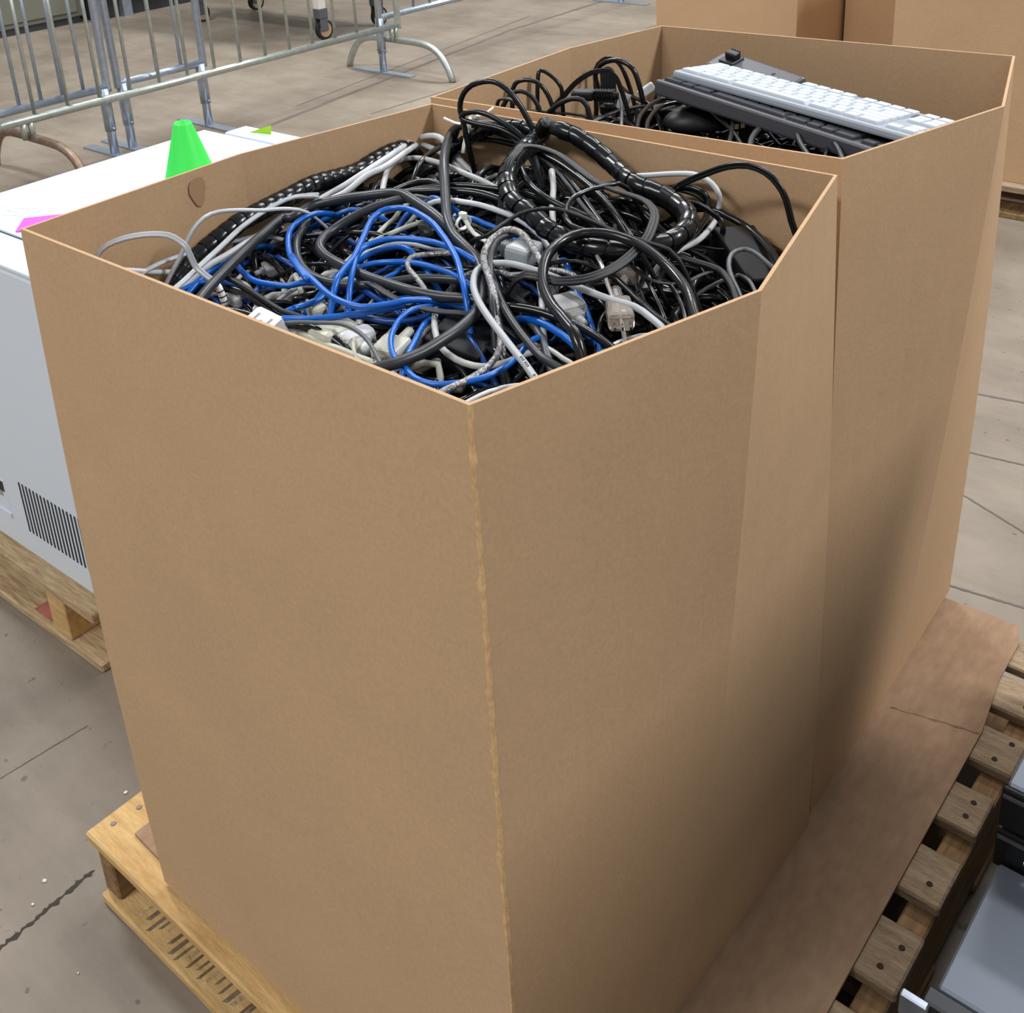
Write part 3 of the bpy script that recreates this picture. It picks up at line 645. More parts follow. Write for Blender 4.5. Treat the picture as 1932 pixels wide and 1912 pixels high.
 ('power_cable', 'round', 'black', 16, 1.8, 'a 1190,835 1350,880 1500,985 1610,1065 1760,1112 1900,1135', 'black cable passing behind the white socket'),
 ('power_cable', 'round', 'blackm', 11, 2.6, 'a 1190,748 1350,832 1500,932 1650,1022 1790,1065', 'matt black cable slanting above the white socket'),
 ('power_cable', 'round', 'black', 17, 2.0, 'b -40,1125 60,1130 150,1150 215,1172', 'thick black cable end left of the white plugs'),
 ('thin_cable', 'round', 'dgrey', 9, 3.0, 'b -20,1112 200,1112 400,1122 550,1192 640,1290 700,1402 735,1475', 'dark grey cable arching over the white plugs at the front'),
 ('flat_cable', 'flat3', 'black', 16, 2.8, 'b 650,800 760,870 880,935 1000,980 1200,1022 1430,1045', 'ribbed flat black cable along the underside of the hairpin cable'),
 ('power_cable', 'round', 'black', 17, 3.0, 'c 160,735 350,760 500,810 650,872 790,965', 'black cable from the centre down to the right front rim'),
 ('power_cable', 'round', 'charcoal', 16, 3.6, 'c 85,540 130,665 200,800 300,940 400,1050 520,1120', 'charcoal printed cable descending beside the cool grey hook'),
 ('power_cable', 'round', 'dgrey', 15, 1.6, 'c 330,840 390,920 420,1010', 'short dark grey cable between charcoal and blue ones near the front'),
 ('thin_cable', 'round', 'black', 9, 2.2, 'c 740,890 755,810 800,760', 'short black wire beside the clear plug'),
 ('power_cable', 'round', 'black', 13, 3.0, 'c 820,550 950,670 1060,770 1170,860', 'black cable beneath the big arch, right of the clear plug'),
 ('thin_cable', 'round', 'black', 9, 2.8, 'c 1010,540 1090,690 1140,810', 'glossy thin black cable under the right side of the big arch'),
 ('thin_cable', 'round', 'black', 10, 3.0, 'c 1180,610 1235,710 1265,810', 'glossy thin black cable close inside the big arch'),
 ('power_cable', 'round', 'blackm', 14, 2.0, 'c 560,150 680,220 800,330 900,470', 'matt black cable descending through the lower spiral wrap'),
 ('power_cable', 'round', 'black', 14, 2.8, 'c 730,60 800,130 870,220 920,290', 'glossy black cable slanting below the ribbed flat cable'),
 ('power_cable', 'round', 'black', 11, 2.0, 'c 640,90 760,105 880,100 1000,95', 'black cable crossing under the centre of the spiral loop'),
 ('power_cable', 'round', 'black', 12, 1.8, 'b 110,410 300,395 480,385 700,400', 'black cable behind the hairpin, left of the tall blue arch'),
 ('thin_cable', 'round', 'black', 9, 1.6, 'b 380,470 520,370 640,310', 'black wire slanting inside the left of the tall blue arch'),
 ('thin_cable', 'round', 'black', 8, 1.4, 'b 150,640 300,640 430,690 560,760', 'black wire between hairpin and U cables'),
]
NAMES = {}
for (nmn, kd, mt, w, h, s, lab) in N1:
    NAMES[lab] = cable(nmn, kd, mt, w, h, s, lab)
# cords that stand up in an arch
ARCH = [
 ('zip_cord', 'flat2', 'lgrey2', 12, 'a 60,650 180,520 300,450 450,410 600,395 720,405 810,450 870,510 920,620 960,680 1050,750 1110,800 1150,880 1180,960 1195,1000', ((-1.135, .60), (-.925, .73)), 'light grey zip cord with a paper label, arched in the left corner'),
 ('zip_cord', 'flat2', 'lgrey2', 12, 'a 660,900 740,720 800,610 860,480 920,360 1010,262 1130,212 1300,200 1500,202 1640,190', ((-1.10, .70), (-1.02, .90)), 'light grey zip cord arched against the left wall'),
 ('power_cable', 'flat2', 'black', 13, 'e 1580,1100 1520,920 1480,760 1420,650 1330,562 1200,512 1050,520 900,570 750,632 665,685 650,730 720,772 850,802 930,850 1000,910 1022,980 1000,1060 960,1150 945,1230', ((-.535, 1.06), (-.70, 1.07)), 'black cable in a high free loop before the back wall at right'),
 ('power_cable', 'round', 'black', 11, 'g 810,660 740,530 680,430 600,340 520,290 440,285 350,312 290,370 265,440 265,500 282,565', ((-1.06, 1.06), (-.93, 1.09)), 'black cable in the tall round loop overlapping the second box'),
]
ARCH.append(('power_cable', 'round', 'black', 11, 'd 1130,300 1000,190 860,112 770,100 715,120 720,145 800,172 950,205 1080,280', ((-1.06, 1.055), (-.88, 1.085)), 'black cable doubled back through the milky cable tie'))
for (nmn, kd, mt, w, s, pl, lab) in ARCH: NAMES[lab] = cable(nmn, kd, mt, w, 2, s, lab, stand=pl)
o, path, r = NAMES['cool grey printed cable bent in a hook near the front corner']
for f0, f1 in ((.815, .845), (.862, .882), (.897, .899), (.906, .936)):
    i0, i1 = int(len(path) * f0), max(int(len(path) * f0) + 1, int(len(path) * f1)); up_r = np.array([.25, -.35, .9]); up_r /= np.linalg.norm(up_r)
    for i in range(i0, i1):
        t = path[i + 1] - path[i]; t /= np.linalg.norm(t); nn = up_r - t * (up_r @ t); nn /= np.linalg.norm(nn); bb = np.cross(t, nn); c = path[i] + nn * r * 1.01 - np.array(o.location)
        for k in range(3):
            cc2 = c + t * k * .003; a0, a1 = bb * .0012, t * .0009
            mesh('print_mark', [cc2 - a0 - a1, cc2 + a0 - a1, cc2 + a0 + a1, cc2 - a0 + a1], [(0, 1, 2, 3)], 'ink', o)
# printed paper label round the grey cord
o, path, r = NAMES['light grey zip cord with a paper label, arched in the left corner']
i0 = int(np.argmin([np.linalg.norm((R.T @ (q - CAM))[:2] / (R.T @ (q - CAM))[2] * FPX + np.array([PX, PY]) - np.array(cr('a', 1105, 810))) for q in path])); seg = path[i0:i0 + 6] - np.array(o.location)
vs, fs = sweep_data(seg, profile('round', 2.35 * r)); lbm = mesh('paper_label', vs, fs, 'paper', o, True)
for k in range(1, 5):
    vs, fs = sweep_data(np.array([seg[k] * .7 + seg[k + 1] * .3 if k < 5 else seg[k], seg[k] * .45 + seg[k + 1] * .55]), profile('round', 2.42 * r)); mesh('printed_bar', vs, fs, 'ink', lbm, True)

# spiral wrap hoses: a core with separate turns of wrap
def spiral(label, s, w, h, closed=False, pitch=.022):
    pts, r = trace(s, w, h, ends=not closed)
    if closed: pts = pts + [pts[0] * .5 + pts[-1] * .5]
    path = spline(pts, .004); base = path.mean(axis=0); root = empty('spiral_wrapped_cable', base); tag(root, label, 'cable', 'spiral wrapped cables in the near box')
    vs, fs = sweep_data(path[::3] - base, profile('round', 1.72 * r)); mesh('core', vs, fs, 'blackm', root, True)
    L = np.concatenate([[0], np.cumsum(np.linalg.norm(np.diff(path, axis=0), axis=1))]); s0 = 0
    n = 14
    while s0 + pitch < L[-1]:
        c = [np.array([np.interp(s0 + f * pitch, L, path[:, a]) for a in range(3)]) for f in (0, .3, .62, .93)]
        P = np.array(c); T = P[-1] - P[0]; T /= np.linalg.norm(T); sd = np.cross(T, [0, 0, 1.0]); sd /= np.linalg.norm(sd); b = np.cross(sd, T)
        vs, fs = [], []
        for i, q in enumerate(P):
            rr = r * (.985, 1.04, 1.04, .985)[i]
            for k in range(n):
                a = 2 * math.pi * k / n; off = T * .22 * pitch * math.sin(a + .6)
                vs.append(q - base + (sd * math.cos(a) + b * math.sin(a)) * rr + off)
        for i in range(3):
            for k in range(n): fs.append((i * n + k, i * n + (k + 1) % n, (i + 1) * n + (k + 1) % n, (i + 1) * n + k))
        mesh('wrap_turn', vs, fs, 'black', root, True); s0 += pitch
    return root
spiral('thick black spiral-wrapped cable forming the large oval loop on top', 'd 1232,170 1180,250 1100,320 1012,430 987,530 1020,640 1090,690 1200,780 c 400,250 500,305 640,368 760,390 900,398 1060,372 1190,330 1275,255 1270,165 1180,85 1090,40 d 1750,530 1640,430 1500,310 1380,235 1290,205', 37, .045, True)
spiral('black spiral-wrapped cable lying along the left wall', 'a 980,560 1130,430 1300,300 1480,200 1700,90 1900,-10 d 60,470 180,400 300,340', 36, .018, False, .016)
spiral('black spiral-wrapped cable end by the back left corner', 'd 680,320 780,250 900,200 1040,185', 24, .022, False, .016)

# plugs, ties and solid odds and ends in the near box
def place(root, q, xdir, ydir=None, zup=(0, 0, 1)):
    x = Vector(xdir).normalized(); z = Vector(zup); y = z.cross(x).normalized(); z = x.cross(y)
    root.matrix_world = Matrix(((x[0], y[0], z[0], q[0]), (x[1], y[1], z[1], q[1]), (x[2], y[2], z[2], q[2]), (0, 0, 0, 1)))
def at1(c, x, y, h): return hit(cr(c, x, y), zs1, h)
def prism(name, outline, t, m, parent, z0=0):
    n = len(outline); vs = [(x, y, z0) for x, y in outline] + [(x, y, z0 + t) for x, y in outline]
    return mesh(name, vs, [tuple(range(n))[::-1], tuple(range(n, 2 * n))] + [(i, (i + 1) % n, n + (i + 1) % n, n + i) for i in range(n)], m, parent)
# white three-slot socket
q = at1('a', 1470, 1095, .035); so = empty('socket_connector'); tag(so, 'white three-slot power socket facing up at the front left', 'connector')
q2 = at1('a', 1600, 1160, .035)
place(so, q, q2 - q, zup=np.array([.35, -.35, .86]))
W = .0205; ol = [(-W, -.0105), (-W + .006, -.0145), (W - .006, -.0145), (W, -.0105), (W, .012), (W - .003, .0145), (-W + .003, .0145), (-W, .012)]
prism('shell', ol, .026, 'wht', so, -.026)
for x, y in ((-.0105, .003), (.0, -.0035), (.0105, .003)): block('slot', (x - .0017, y - .0042, -.0004), (x + .0017, y + .0042, .0003), 'dgrey', so)
tube('strain_relief', [(.012, .004, -.03), (.028, .002, -.034), (.05, 0, -.045)], .0085, 'wht', so, .01)
# milky cable ties
def tie(label, c, x, y, h, r, ddir, tails, q=None):
    q = at1(c, x, y, h) if q is None else q; root = empty('cable_tie', q); tag(root, label, 'cable tie', 'milky cable ties')
    d = np.array(ddir, float); d /= np.linalg.norm(d); s = np.cross(d, [0, 0, 1.0]); s /= np.linalg.norm(s); u = np.cross(s, d)
    ring = [s * math.cos(a) * r + u * math.sin(a) * r * .8 for a in np.linspace(0, 2 * math.pi, 21)]
    vs, fs = sweep_data(np.array(ring), [(-.0024, -.0007), (.0024, -.0007), (.0024, .0007), (-.0024, .0007)]); mesh('loop', vs, fs, 'tie', root)
    hd = block('head', (-.0045, -.0035, -.004), (.0045, .0035, .004), 'tie', root, .001); hd.location = Vector(u * r * .85)
    for t in tails:
        P = [np.array(u * r * .8)] + [np.array(v) for v in t]
        vs, fs = sweep_data(spline(P, .006), [(-.0035, -.0008), (.0035, -.0008), (.0035, .0008), (-.0035, .0008)]); mesh('tail', vs, fs, 'tie', root)
    return root
cx, cy = Vector(R[:, 0]), None
rgt = np.array([.757, .65, -.05]); upv = np.array([.2, -.31, .93]) * -1; upv = np.array([-.2, .31, .93]) * 1
k1p = NAMES['thick charcoal cable running from the milky cable tie down to the front rim'][1]
pix = [(R.T @ (q - CAM))[:2] / (R.T @ (q - CAM))[2] * FPX + np.array([PX, PY]) for q in k1p]
iq = int(np.argmin([np.linalg.norm(a - np.array(cr('d', 775, 172))) for a in pix]))
tie('milky cable tie with long tails round the bundle at the back left', 'd', 770, 174, .040, .013, k1p[iq + 1] - k1p[iq - 1], [(rgt * .012 + upv * .012, rgt * .026 + upv * .022), (-rgt * .02 + upv * .0, -rgt * .042 + upv * .008), (-rgt * .012 - upv * .02, -rgt * .016 - upv * .04)], q=k1p[iq])
tie('small milky cable tie on the white cable in the middle', 'b', 1390, 300, .038, .010, rgt * .7 - np.array([0, .5, 0]), [(rgt * .012 - upv * .012, rgt * .034 - upv * .026)])
# plugs
def plug(label, c, x0, y0, x1, y1, h, w, t, m, name='plug', ribs=0, pins=None, neck=True):
    a, b = at1(c, x0, y0, h), at1(c, x1, y1, h); L = np.linalg.norm(b - a); root = empty(name); tag(root, label, 'connector'); place(root, a, b - a)
    body = link('body', boxmesh((L * .62, w, t), min(w, t) * .22, 2), m, root); body.location = (L * .31, 0, 0)
    if neck: tube('strain_relief', [(L * .6, 0, 0), (L * .8, 0, 0), (L, 0, 0)], t * .3, m, root, .01)
    for k in range(ribs): block('rib', (L * (.64 + k * .07), -t * .38, -t * .38), (L * (.67 + k * .07), t * .38, t * .38), m, root, .001)
    if pins:
        for k in range(pins): block('pin', (-.010, (k - (pins - 1) / 2) * w * .6 / max(1, pins - 1) - .001, -.002), (.001, (k - (pins - 1) / 2) * w * .6 / max(1, pins - 1) + .001, .002), 'chrome', root)
    return root
plug('grey moulded video plug beside the silver braided arch', 'c', 360, 430, 120, 360, .035, .036, .022, 'lgrey2', ribs=3)
plug('light grey octagonal plug with ribs below the big black arch', 'c', 500, 700, 640, 850, .026, .034, .022, 'lgrey', ribs=3)
plug('black ribbed plug right of the small milky cable tie', 'b', 1340, 400, 1480, 400, .02, .022, .014, 'blackm', ribs=4)
plug('black square connector block inside the tall blue arch', 'b', 1060, 420, 1230, 360, .016, .04, .026, 'blackm')
plug('clear three-pin plug near the right front rim', 'c', 880, 840, 840, 640, .036, .026, .022, 'clear', pins=3)
plug('clear plug end behind the clear three-pin plug', 'c', 930, 520, 880, 600, .02, .026, .018, 'clear')
plug('pale video connector with black screw end by the front rim', 'b', 740, 1400, 960, 1180, .014, .032, .018, 'ivory', pins=5)
plug('large white moulded plug lying at the front left', 'b', 250, 1180, 560, 1330, .006, .045, .032, 'ivory', ribs=3)
plug('white moulded plug behind the large one at the front', 'b', 480, 1230, 620, 1350, .004, .04, .028, 'wht', ribs=2)
plug('small white plug right of the white socket', 'b', 30, 1190, 180, 1290, .004, .03, .024, 'wht', ribs=2)
plug('white plug under the left blue cable', 'b', 150, 1040, 330, 960, .004, .03, .02, 'ivory', ribs=2)
plug('grey labelled adapter by the long white cable at left', 'a', 960, 570, 1180, 520, .006, .036, .02, 'lgrey', neck=False)
plug('grey flat plug at left behind the matt black cable', 'a', 1620, 640, 1420, 720, -.004, .030, .012, 'lgrey', ribs=2)
plug('white plug peeking out at left near the rim', 'a', 1230, 950, 1330, 910, .006, .026, .016, 'wht')
plug('white plug above the white socket', 'a', 1420, 1010, 1520, 1000, .006, .024, .016, 'wht')
def solid(label, name, c, x0, y0, x1, y1, h, w, t, m, cat='box', tilt=0):
    a, b = at1(c, x0, y0, h), at1(c, x1, y1, h); L = np.linalg.norm((b - a)); root = link(name, boxmesh((L, w, t), .003, 2), m); tag(root, label, cat)
    place(root, (a + b) / 2, b - a, zup=np.array([math.sin(tilt) * .7, -math.sin(tilt) * .7, math.cos(tilt)])); return root
solid('flat black slab lying near the back left under the cables', 'black_panel', 'd', 500, 480, 980, 430, -.022, .10, .03, 'blackm', 'panel', .1)
solid('black power adapter brick near the front corner', 'power_adapter', 'b', 1290, 1440, 1560, 1180, -.01, .07, .04, 'blackm', 'adapter', .2)
solid('black power adapter deep in the heap beside the first one', 'power_adapter', 'b', 1640, 1010, 1830, 900, -.01, .06, .035, 'blackm', 'adapter')
solid('black adapter by the right corner rim', 'power_adapter', 'e', 1050, 1250, 1350, 1230, -.005, .10, .04, 'blackm', 'adapter', .3)

# the uncounted tangle below
def tangle(name, m, n, zs, xr, yr, wr, label, dz=(.012, .05), seed=1, base=False, inside_box=1):
    rg = random.Random(seed); V, F = [], []
    for _ in range(n):
        x, y = rg.uniform(*xr), rg.uniform(*yr); a = rg.uniform(0, 6.28); k = rg.uniform(-9, 9); r = rg.uniform(*wr) / 2; pts = []; d = rg.uniform(*dz)
        for i in range(11):
            q = inside(np.array([x, y, zs(x, y) - d + .014 * math.sin(i * 1.3 + a)]), inside_box, r); pts.append(q)
            a += k * .032; k += rg.uniform(-7, 7); x = q[0] + .032 * math.cos(a); y = q[1] + .032 * math.sin(a)
            if x < xr[0] or x > xr[1] or y < yr[0] or y > yr[1]: a += 1.3
        vs, fs = sweep_data(spline(pts, .013), profile('round', 2 * r) if r < .003 else profile('round', 2 * r)[::1]); o = len(V); V += vs; F += [tuple(o + i for i in f) for f in fs]
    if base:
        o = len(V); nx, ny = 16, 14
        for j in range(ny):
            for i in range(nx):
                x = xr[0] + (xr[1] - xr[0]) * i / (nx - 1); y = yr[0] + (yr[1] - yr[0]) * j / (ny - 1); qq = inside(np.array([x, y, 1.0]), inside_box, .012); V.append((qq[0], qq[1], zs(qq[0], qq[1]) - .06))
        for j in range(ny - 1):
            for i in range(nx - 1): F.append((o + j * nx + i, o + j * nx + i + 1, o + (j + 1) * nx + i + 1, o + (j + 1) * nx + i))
    b = np.array([(xr[0] + xr[1]) / 2, (yr[0] + yr[1]) / 2, 1.0]); V = [np.array(v) - b for v in V]
    ob = mesh(name, V, F, m, None, True); ob.location = b; tag(ob, label, 'cables', kind='stuff'); return ob
tangle('black_cable_tangle', 'black', 230, zs1, (-1.14, -.47), (.54, 1.112), (.006, .011), 'dense tangle of black cables deep in the near box', (.002, .04), 3, True)
tangle('white_cable_tangle', 'ivory', 34, zs1, (-1.04, -.74), (.56, .76), (.006, .010), 'tangle of ivory leads at the front left of the near box', (.004, .03), 5)
tangle('grey_cable_tangle', 'lgrey', 12, zs1, (-1.12, -.60), (.56, 1.05), (.005, .008), 'scattered light grey leads deep in the near box', (.010, .03), 8)
tangle('blue_cable_tangle', 'dblue', 16, zs1, (-1.08, -.62), (.60, .92), (.006, .008), 'scattered blue leads deep in the near box', (.004, .03), 11)

# ------------------------------------------------------------------ second box
N2 = [
 ('power_cable', 'round', 'black', 8, 'g 660,430 680,320 720,240 800,202 880,212 950,262 1000,330 1006,400', 'thin black cable, higher of the two loops at left in the second box', (-1.06, 1.42, -.93, 1.45)),
 ('power_cable', 'round', 'black', 9, 'g 580,450 620,335 690,282 780,275 850,310 900,380 930,450 942,510', 'black cable in the lower wide loop at the left of the second box', (-1.05, 1.36, -.92, 1.40)),
 ('power_cable', 'round', 'blackm', 9, 'g 590,440 640,372 710,355 780,390 830,460 845,510', 'matt black cable in a small loop under the wide one', (-1.04, 1.32, -.95, 1.35)),
 ('zip_cord', 'flat2', 'black', 10, 'g 530,480 545,422 600,410 650,430 740,500', 'black zip cord bent low at the left of the second box', (-1.06, 1.28, -.98, 1.30)),
 ('flat_cable', 'flat3', 'black', 10, 'g 940,480 1020,390 1100,300 1180,242 1270,210', 'ribbed black cable rising to the upright black plug', (-.98, 1.44, -.86, 1.47)),
 ('power_cable', 'round', 'blackm', 10, 'g 930,490 1000,440 1080,410 1150,420 1190,470 1205,530', 'matt black cable arch below the lying plug', (-.95, 1.36, -.86, 1.38)),
 ('power_cable', 'round', 'black', 10, 'g 1270,330 1248,240 1290,162 1370,130 1450,140 1520,190 1560,280 1595,420', 'black cable arching over the upright black plug', (-.90, 1.50, -.79, 1.50)),
 ('zip_cord', 'flat2', 'black', 9, 'g 1240,200 1300,132 1360,115 1420,150 1460,220 1500,330', 'black zip cord loop just behind the arch over the plug', (-.92, 1.55, -.83, 1.55)),
]
for (nmn, kd, mt, w, s, lab, pl) in N2: cable(nmn, kd, mt, w, 2, s, lab, box=2, stand=((pl[0], pl[1]), (pl[2], pl[3])))
N3 = [
 ('flat_cable', 'flat3', 'black', 13, 3.0, 'g 780,505 900,510 1000,515 1150,532 1280,572 1420,622 1560,665', 'ribbed flat black cable along the front rim of the second box'),
 ('flat_cable', 'flat3', 'black', 11, 3.4, 'g 1290,550 1450,492 1600,460 1760,430', 'ribbed flat black cable pointing under the keyboards'),
 ('power_cable', 'round', 'black', 9, 4.0, 'g 1550,660 1570,550 1640,462 1740,412 1820,412', 'black cable bowed beside the keyboard end, left of its twin'),
 ('power_cable', 'round', 'black', 9, 3.6, 'g 1620,660 1640,560 1720,472 1840,440', 'black cable bowed beside the keyboard end, nearer the mouse'),
 ('thin_cable', 'round', 'dgrey', 6, 4.0, 'g 1440,580 1440,460 1415,385', 'thin grey wire standing left of the keyboards'),
 ('zip_cord', 'flat2', 'black', 11, 3.6, 'g 1400,290 1470,350 1550,410 1640,450', 'black zip cord slanting down from the arch'),
 ('power_cable', 'round', 'black', 8, 2.6, 'g 1340,600 1430,570 1500,600 1540,640', 'black cable bend near the front rim of the second box'),
 ('power_cable', 'round', 'charcoal', 11, 4.0, 'k 590,670 610,575 680,505 780,465 880,470 980,520', 'charcoal cable arch beneath the black keyboard'),
 ('power_cable', 'round', 'charcoal', 10, 4.4, 'k 970,720 905,620 880,545 910,502 980,510 1060,560 1120,630 1160,720', 'charcoal cable in a pear-shaped loop at the right of the second box'),
 ('thin_cable', 'round', 'black', 9, 4.0, 'k 455,660 480,560 500,440', 'black wire upright right of the mouse'),
 ('thin_cable', 'round', 'black', 8, 3.8, 'k 310,390 400,460 480,530 530,600 570,670', 'black wire slanting across the mouse'),
 ('thin_cable', 'round', 'black', 7, 3.0, 'k -20,572 150,570 260,580 400,622', 'black wire along the front rim below the mouse'),
 ('thin_cable', 'round', 'black', 8, 3.4, 'k 1040,560 1065,620 1050,700', 'short black wire inside the pear-shaped loop'),
]
for (nmn, kd, mt, w, h, s, lab) in N3: cable(nmn, kd, mt, w, h, s, lab, box=2)
def at2(c, x, y, h): return hit(cr(c, x, y), zs2, h)
# plugs in the second box
a, b = at2('g', 1090, 380, .06), at2('g', 1410, 390, .06); L = np.linalg.norm(b - a)
rt2 = empty('power_plug'); tag(rt2, 'black plug with ribbed strain relief lying at the left of the second box', 'connector'); place(rt2, a, b - a)
link('body', boxmesh((L * .5, .026, .016), .005, 3), 'blackm', rt2).location = (L * .25, 0, 0)
tube('strain_relief', [(L * .45, 0, 0), (L * .7, 0, 0), (L, 0, 0)], .0065, 'blackm', rt2, .01)
for k in range(7): block('rib', (L * (.5 + .065 * k), -.009, -.009), (L * (.53 + .065 * k), .009, .009), 'blackm', rt2, .001)
q = at2('g', 1340, 330, .06); rt3 = empty('power_plug', q); tag(rt3, 'upright black rounded plug left of the keyboards', 'connector')
n = 18; ol = [(.0 + .012 * math.cos(t), .022 + .012 * math.sin(t)) for t in np.linspace(0, math.pi, n)] + [(-.011, -.024), (.011, -.024)]
bd = prism('body', ol, .016, 'blackm', rt3, -.008); bd.rotation_euler = (math.radians(80), 0, math.radians(38))
block('collar', (-.012, -.01, -.045), (.012, .01, -.028), 'blackm', rt3, .003)
tg = at2('g', 1455, 430, .03)
pp = empty('paper_tag', tg); tag(pp, 'small white printed tag among the black cables of the second box', 'tag')
t1 = link('paper', boxmesh((.02, .0012, .026)), 'paper', pp); t1.rotation_euler = (0, .25, .7)
for k in range(3): block('printed_line', (-.003, -.0009, -.008 + k * .006), (.004, -.0006, -.006 + k * .006), 'ink', t1)
q = at2('g', 1620, 350, .05); wl = link('white_clip', boxmesh((.03, .008, .016), .003, 2), 'wht'); place(wl, q, rgt + upv * .7); tag(wl, 'small white plastic clip beside the keyboard end', 'clip')
# mouse
q = at2('k', 290, 500, .015); ms = empty('computer_mouse', q, .5); tag(ms, 'black computer mouse lying below the keyboards', 'mouse')
bm = bmesh.new(); bmesh.ops.create_uvsphere(bm, u_segments=28, v_segments=16, radius=1)
for v in bm.verts:
    x, y, z = v.co; v.co = Vector((x * .058 * (1 + .08 * y), y * .033 * (1 - .12 * x), (z * .03 if z > 0 else z * .008)))
me = bpy.data.meshes.new('shell'); bm.to_mesh(me); bm.free(); link('shell', me, 'blackm', ms, True)
tube('wheel', [(.04, -.003, .026), (.04, .003, .026)], .006, 'dgrey', ms, curved=False)
tube('button_seam', [(.025, 0, .0292), (.05, 0, .0225), (.064, 0, .015)], .0006, 'slot', ms, .01)
solid2 = link('power_adapter', boxmesh((.10, .05, .03), .003, 2), 'blackm'); tag(solid2, 'black adapter box beside the mouse', 'adapter'); place(solid2, at2('k', 90, 440, .01), rgt)
solid3 = link('cable_package', boxmesh((.03, .012, .07), .001), 'blackm'); tag(solid3, 'black packet with white print standing below the keyboards', 'packet'); place(solid3, at2('k', 545, 520, .02), rgt)
for k, (x0, x1, z0, z1) in enumerate(((-.012, -.004, .014, .02), (-.002, .008, .016, .024), (-.012, -.006, .0, .008), (-.003, .003, .002, .01), (-.008, -.006, -.03, -.004))): block('print', (x0, -.0066, z0), (x1, -.0061, z1), 'paper', solid3)
tangle('black_cable_tangle', 'black', 170, zs2, (-1.13, -.50), (1.18, 1.72), (.005, .010), 'dense tangle of black cables deep in the second box', (.0, .04), 23, True, 2)
tangle('grey_cable_tangle', 'dgrey', 14, zs2, (-1.0, -.60), (1.25, 1.6), (.004, .007), 'scattered dark grey wires in the second box', (-.004, .02), 29, False, 2)

# ------------------------------------------------------------------ keyboards
def key_layout():
    keys = []; y = 0                                   # rows from the front: (x, width) in key units
    rows = [[(0, 1.5, ''), (1.5, 1, ''), (2.5, 1.5, ''), (4, 6, ''), (10, 1.5, ''), (11.5, 1, ''), (12.5, 1, ''), (13.5, 1.5, '')],
            [(0, 2.25, '')] + [(2.25 + i, 1, c) for i, c in enumerate('ZXCVBNM,./')] + [(12.25, 2.75, '')],
            [(0, 1.75, '')] + [(1.75 + i, 1, c) for i, c in enumerate("ASDFGHJKL;'")] + [(12.75, 2.25, '')],
            [(0, 1.5, '')] + [(1.5 + i, 1, c) for i, c in enumerate('QWERTYUIOP[]')] + [(13.5, 1.5, '')],
            [(i, 1, c) for i, c in enumerate('`1234567890-=')] + [(13, 2, '')],
            [(0, 1, '')] + [(2 + i, 1, '') for i in range(4)] + [(6.5 + i, 1, '') for i in range(4)] + [(11 + i, 1, '') for i in range(4)]]
    for j, rw in enumerate(rows):
        yy = j + (.25 if j == 5 else 0)
        for k in rw: keys.append((k[0], yy, k[1], k[2]))
        for i in range(3):
            if j in (0, 3, 4, 5) or (j == 1 and i == 1): keys.append((15.4 + i, yy, 1, ''))
    return keys
glyph = {}
def glyph_mesh(ch):
    if ch not in glyph:
        cu = bpy.data.curves.new('glyph', 'FONT'); cu.body = ch; cu.size = .0095; ob = bpy.data.objects.new('glyph', cu); col.objects.link(ob)
        bpy.context.view_layer.update(); me = bpy.data.meshes.new_from_object(ob.evaluated_get(bpy.context.evaluated_depsgraph_get())); me.materials.clear(); me.materials.append(M['ink'])
        bpy.data.objects.remove(ob); glyph[ch] = me
    return glyph[ch]
def keyboard(label, u, org, xd, yd, case, cap, legends=False, keys=True, thick=.022):
    root = empty('computer_keyboard'); tag(root, label, 'keyboard', 'keyboards on the second box')
    x = Vector(xd).normalized(); y = Vector(yd); y = (y - x * y.dot(x)).normalized(); z = x.cross(y)
    root.matrix_world = Matrix(((x[0], y[0], z[0], org[0]), (x[1], y[1], z[1], org[1]), (x[2], y[2], z[2], org[2]), (0, 0, 0, 1)))
    block('case', (-.35 * u, -.4 * u, -thick), (18.85 * u, 6.75 * u, 0), case, root, .004, 2)
    cache = {}
    if keys:
        for (kx, ky, kw, ch) in key_layout():
            if kw not in cache:
                me = boxmesh((kw * u - .0022, u - .0026, .0052), .0009, 1, .92); me.materials.append(M[cap]); cache[kw] = me
            k = link('key', cache[kw], None, root); k.location = ((kx + kw / 2) * u, (ky + .5) * u, .0020)
            if legends and ch:
                g = link('legend', glyph_mesh(ch), None, k); g.location = (-.006, 0, .0025)
    return root, x, y, z
k0, k1 = onz(cr('k', 172, 170), 1.12), onz(cr('k', 1372, 503), 1.086)
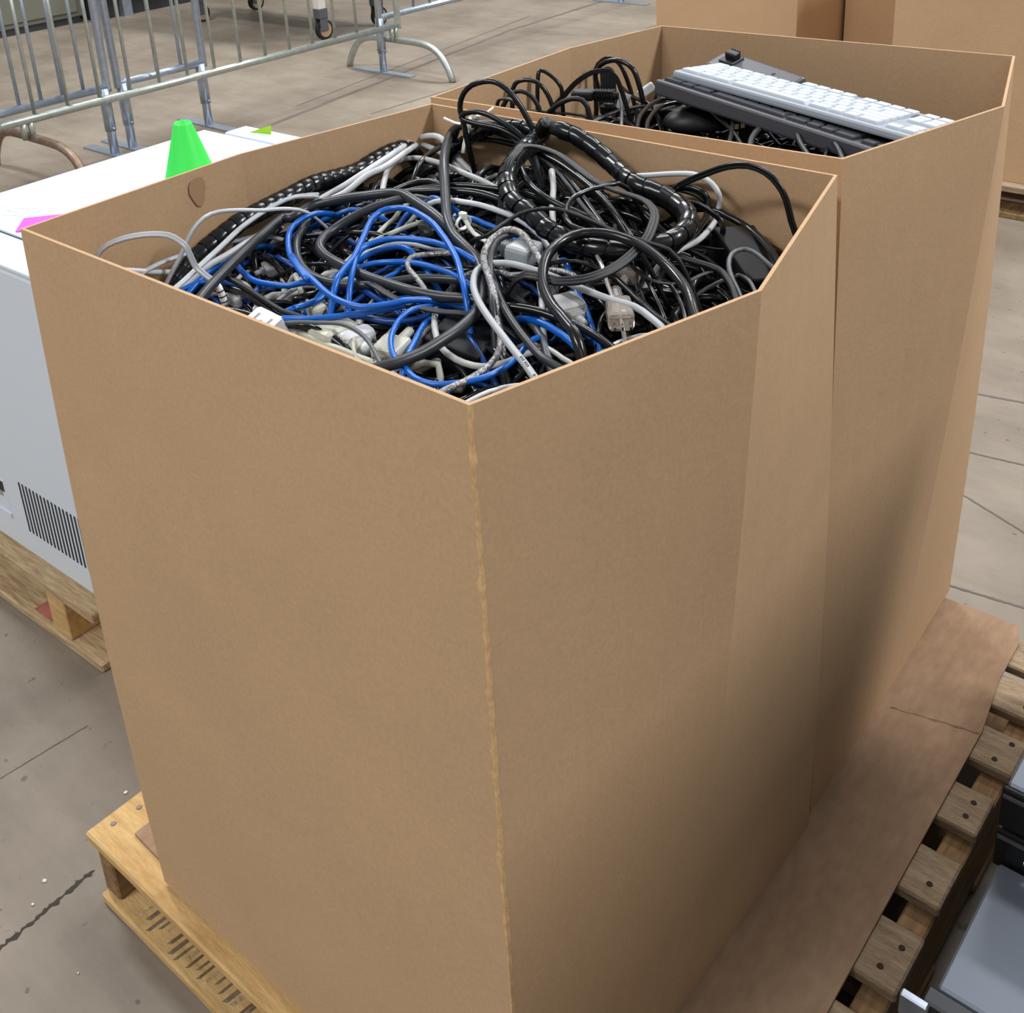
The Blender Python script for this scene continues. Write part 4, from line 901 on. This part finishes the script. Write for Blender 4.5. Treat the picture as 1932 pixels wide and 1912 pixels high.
u = np.linalg.norm(k1 - k0) / 15.0
rb = ray(cr('k', 268, 88)); rb /= np.linalg.norm(rb)
best = min(np.linspace(.8, 2.6, 900), key=lambda t: abs(np.linalg.norm(CAM + rb * t - k0) - 6.2 * u) + (10 if (CAM + rb * t)[1] < k0[1] else 0))
kb_y = CAM + rb * best - k0
kw, kx_, ky_, kz_ = keyboard('white keyboard lying on top of the second box', u, k0, k1 - k0, kb_y, 'kbw', 'keyw', True, thick=.013)
org = np.array(k0) - np.array(kz_) * .0155 - np.array(kx_) * .55 * u - np.array(ky_) * 1.15 * u
keyboard('charcoal keyboard directly beneath the white one', u, org, k1 - k0 + np.array([0, -.012, -.004]), kb_y, 'kbb', 'keyb', thick=.024)
# keyboard lying upside down behind, feet showing
f0, f1, f2 = onz(cr('k', 478, 60), 1.118), onz(cr('k', 932, 215), 1.100), onz(cr('k', 900, 300), 1.115)
rt4 = empty('computer_keyboard'); tag(rt4, 'dark keyboard lying face down behind the white one, foot folded out', 'keyboard', 'keyboards on the second box')
place(rt4, f0, f1 - f0, zup=np.array([.1, -.25, .9])); L = np.linalg.norm(f1 - f0)
block('case', (-.012, -.052, -.020), (L, .004, 0), 'kbb', rt4, .006, 2)
ft = block('foot_plate', (.004, -.034, 0), (.034, -.004, .003), 'blackm', rt4, .002); block('folding_foot', (-.011, -.004, .001), (.011, .010, .012), 'blackm', ft, .002)
for k in range(4): block('grip_rib', (-.009 + k * .005, .010, .002), (-.007 + k * .005, .013, .012), 'blackm', ft)
block('screw', (L - .05, -.02, -.0005), (L - .045, -.015, .0006), 'slot', rt4)
g0, g1 = onz(cr('k', 1590, 430), 1.075), onz(cr('k', 1810, 500), 1.065)
rt5 = empty('charger_base'); tag(rt5, 'dark plastic device corner behind the right end of the white keyboard', 'device'); place(rt5, g0, g1 - g0)
block('case', (0, -.04, -.03), (.075, .0, 0), 'kbb', rt5, .006, 2); block('button', (.006, -.03, 0), (.03, -.008, .003), 'blackm', rt5, .0018, 2)
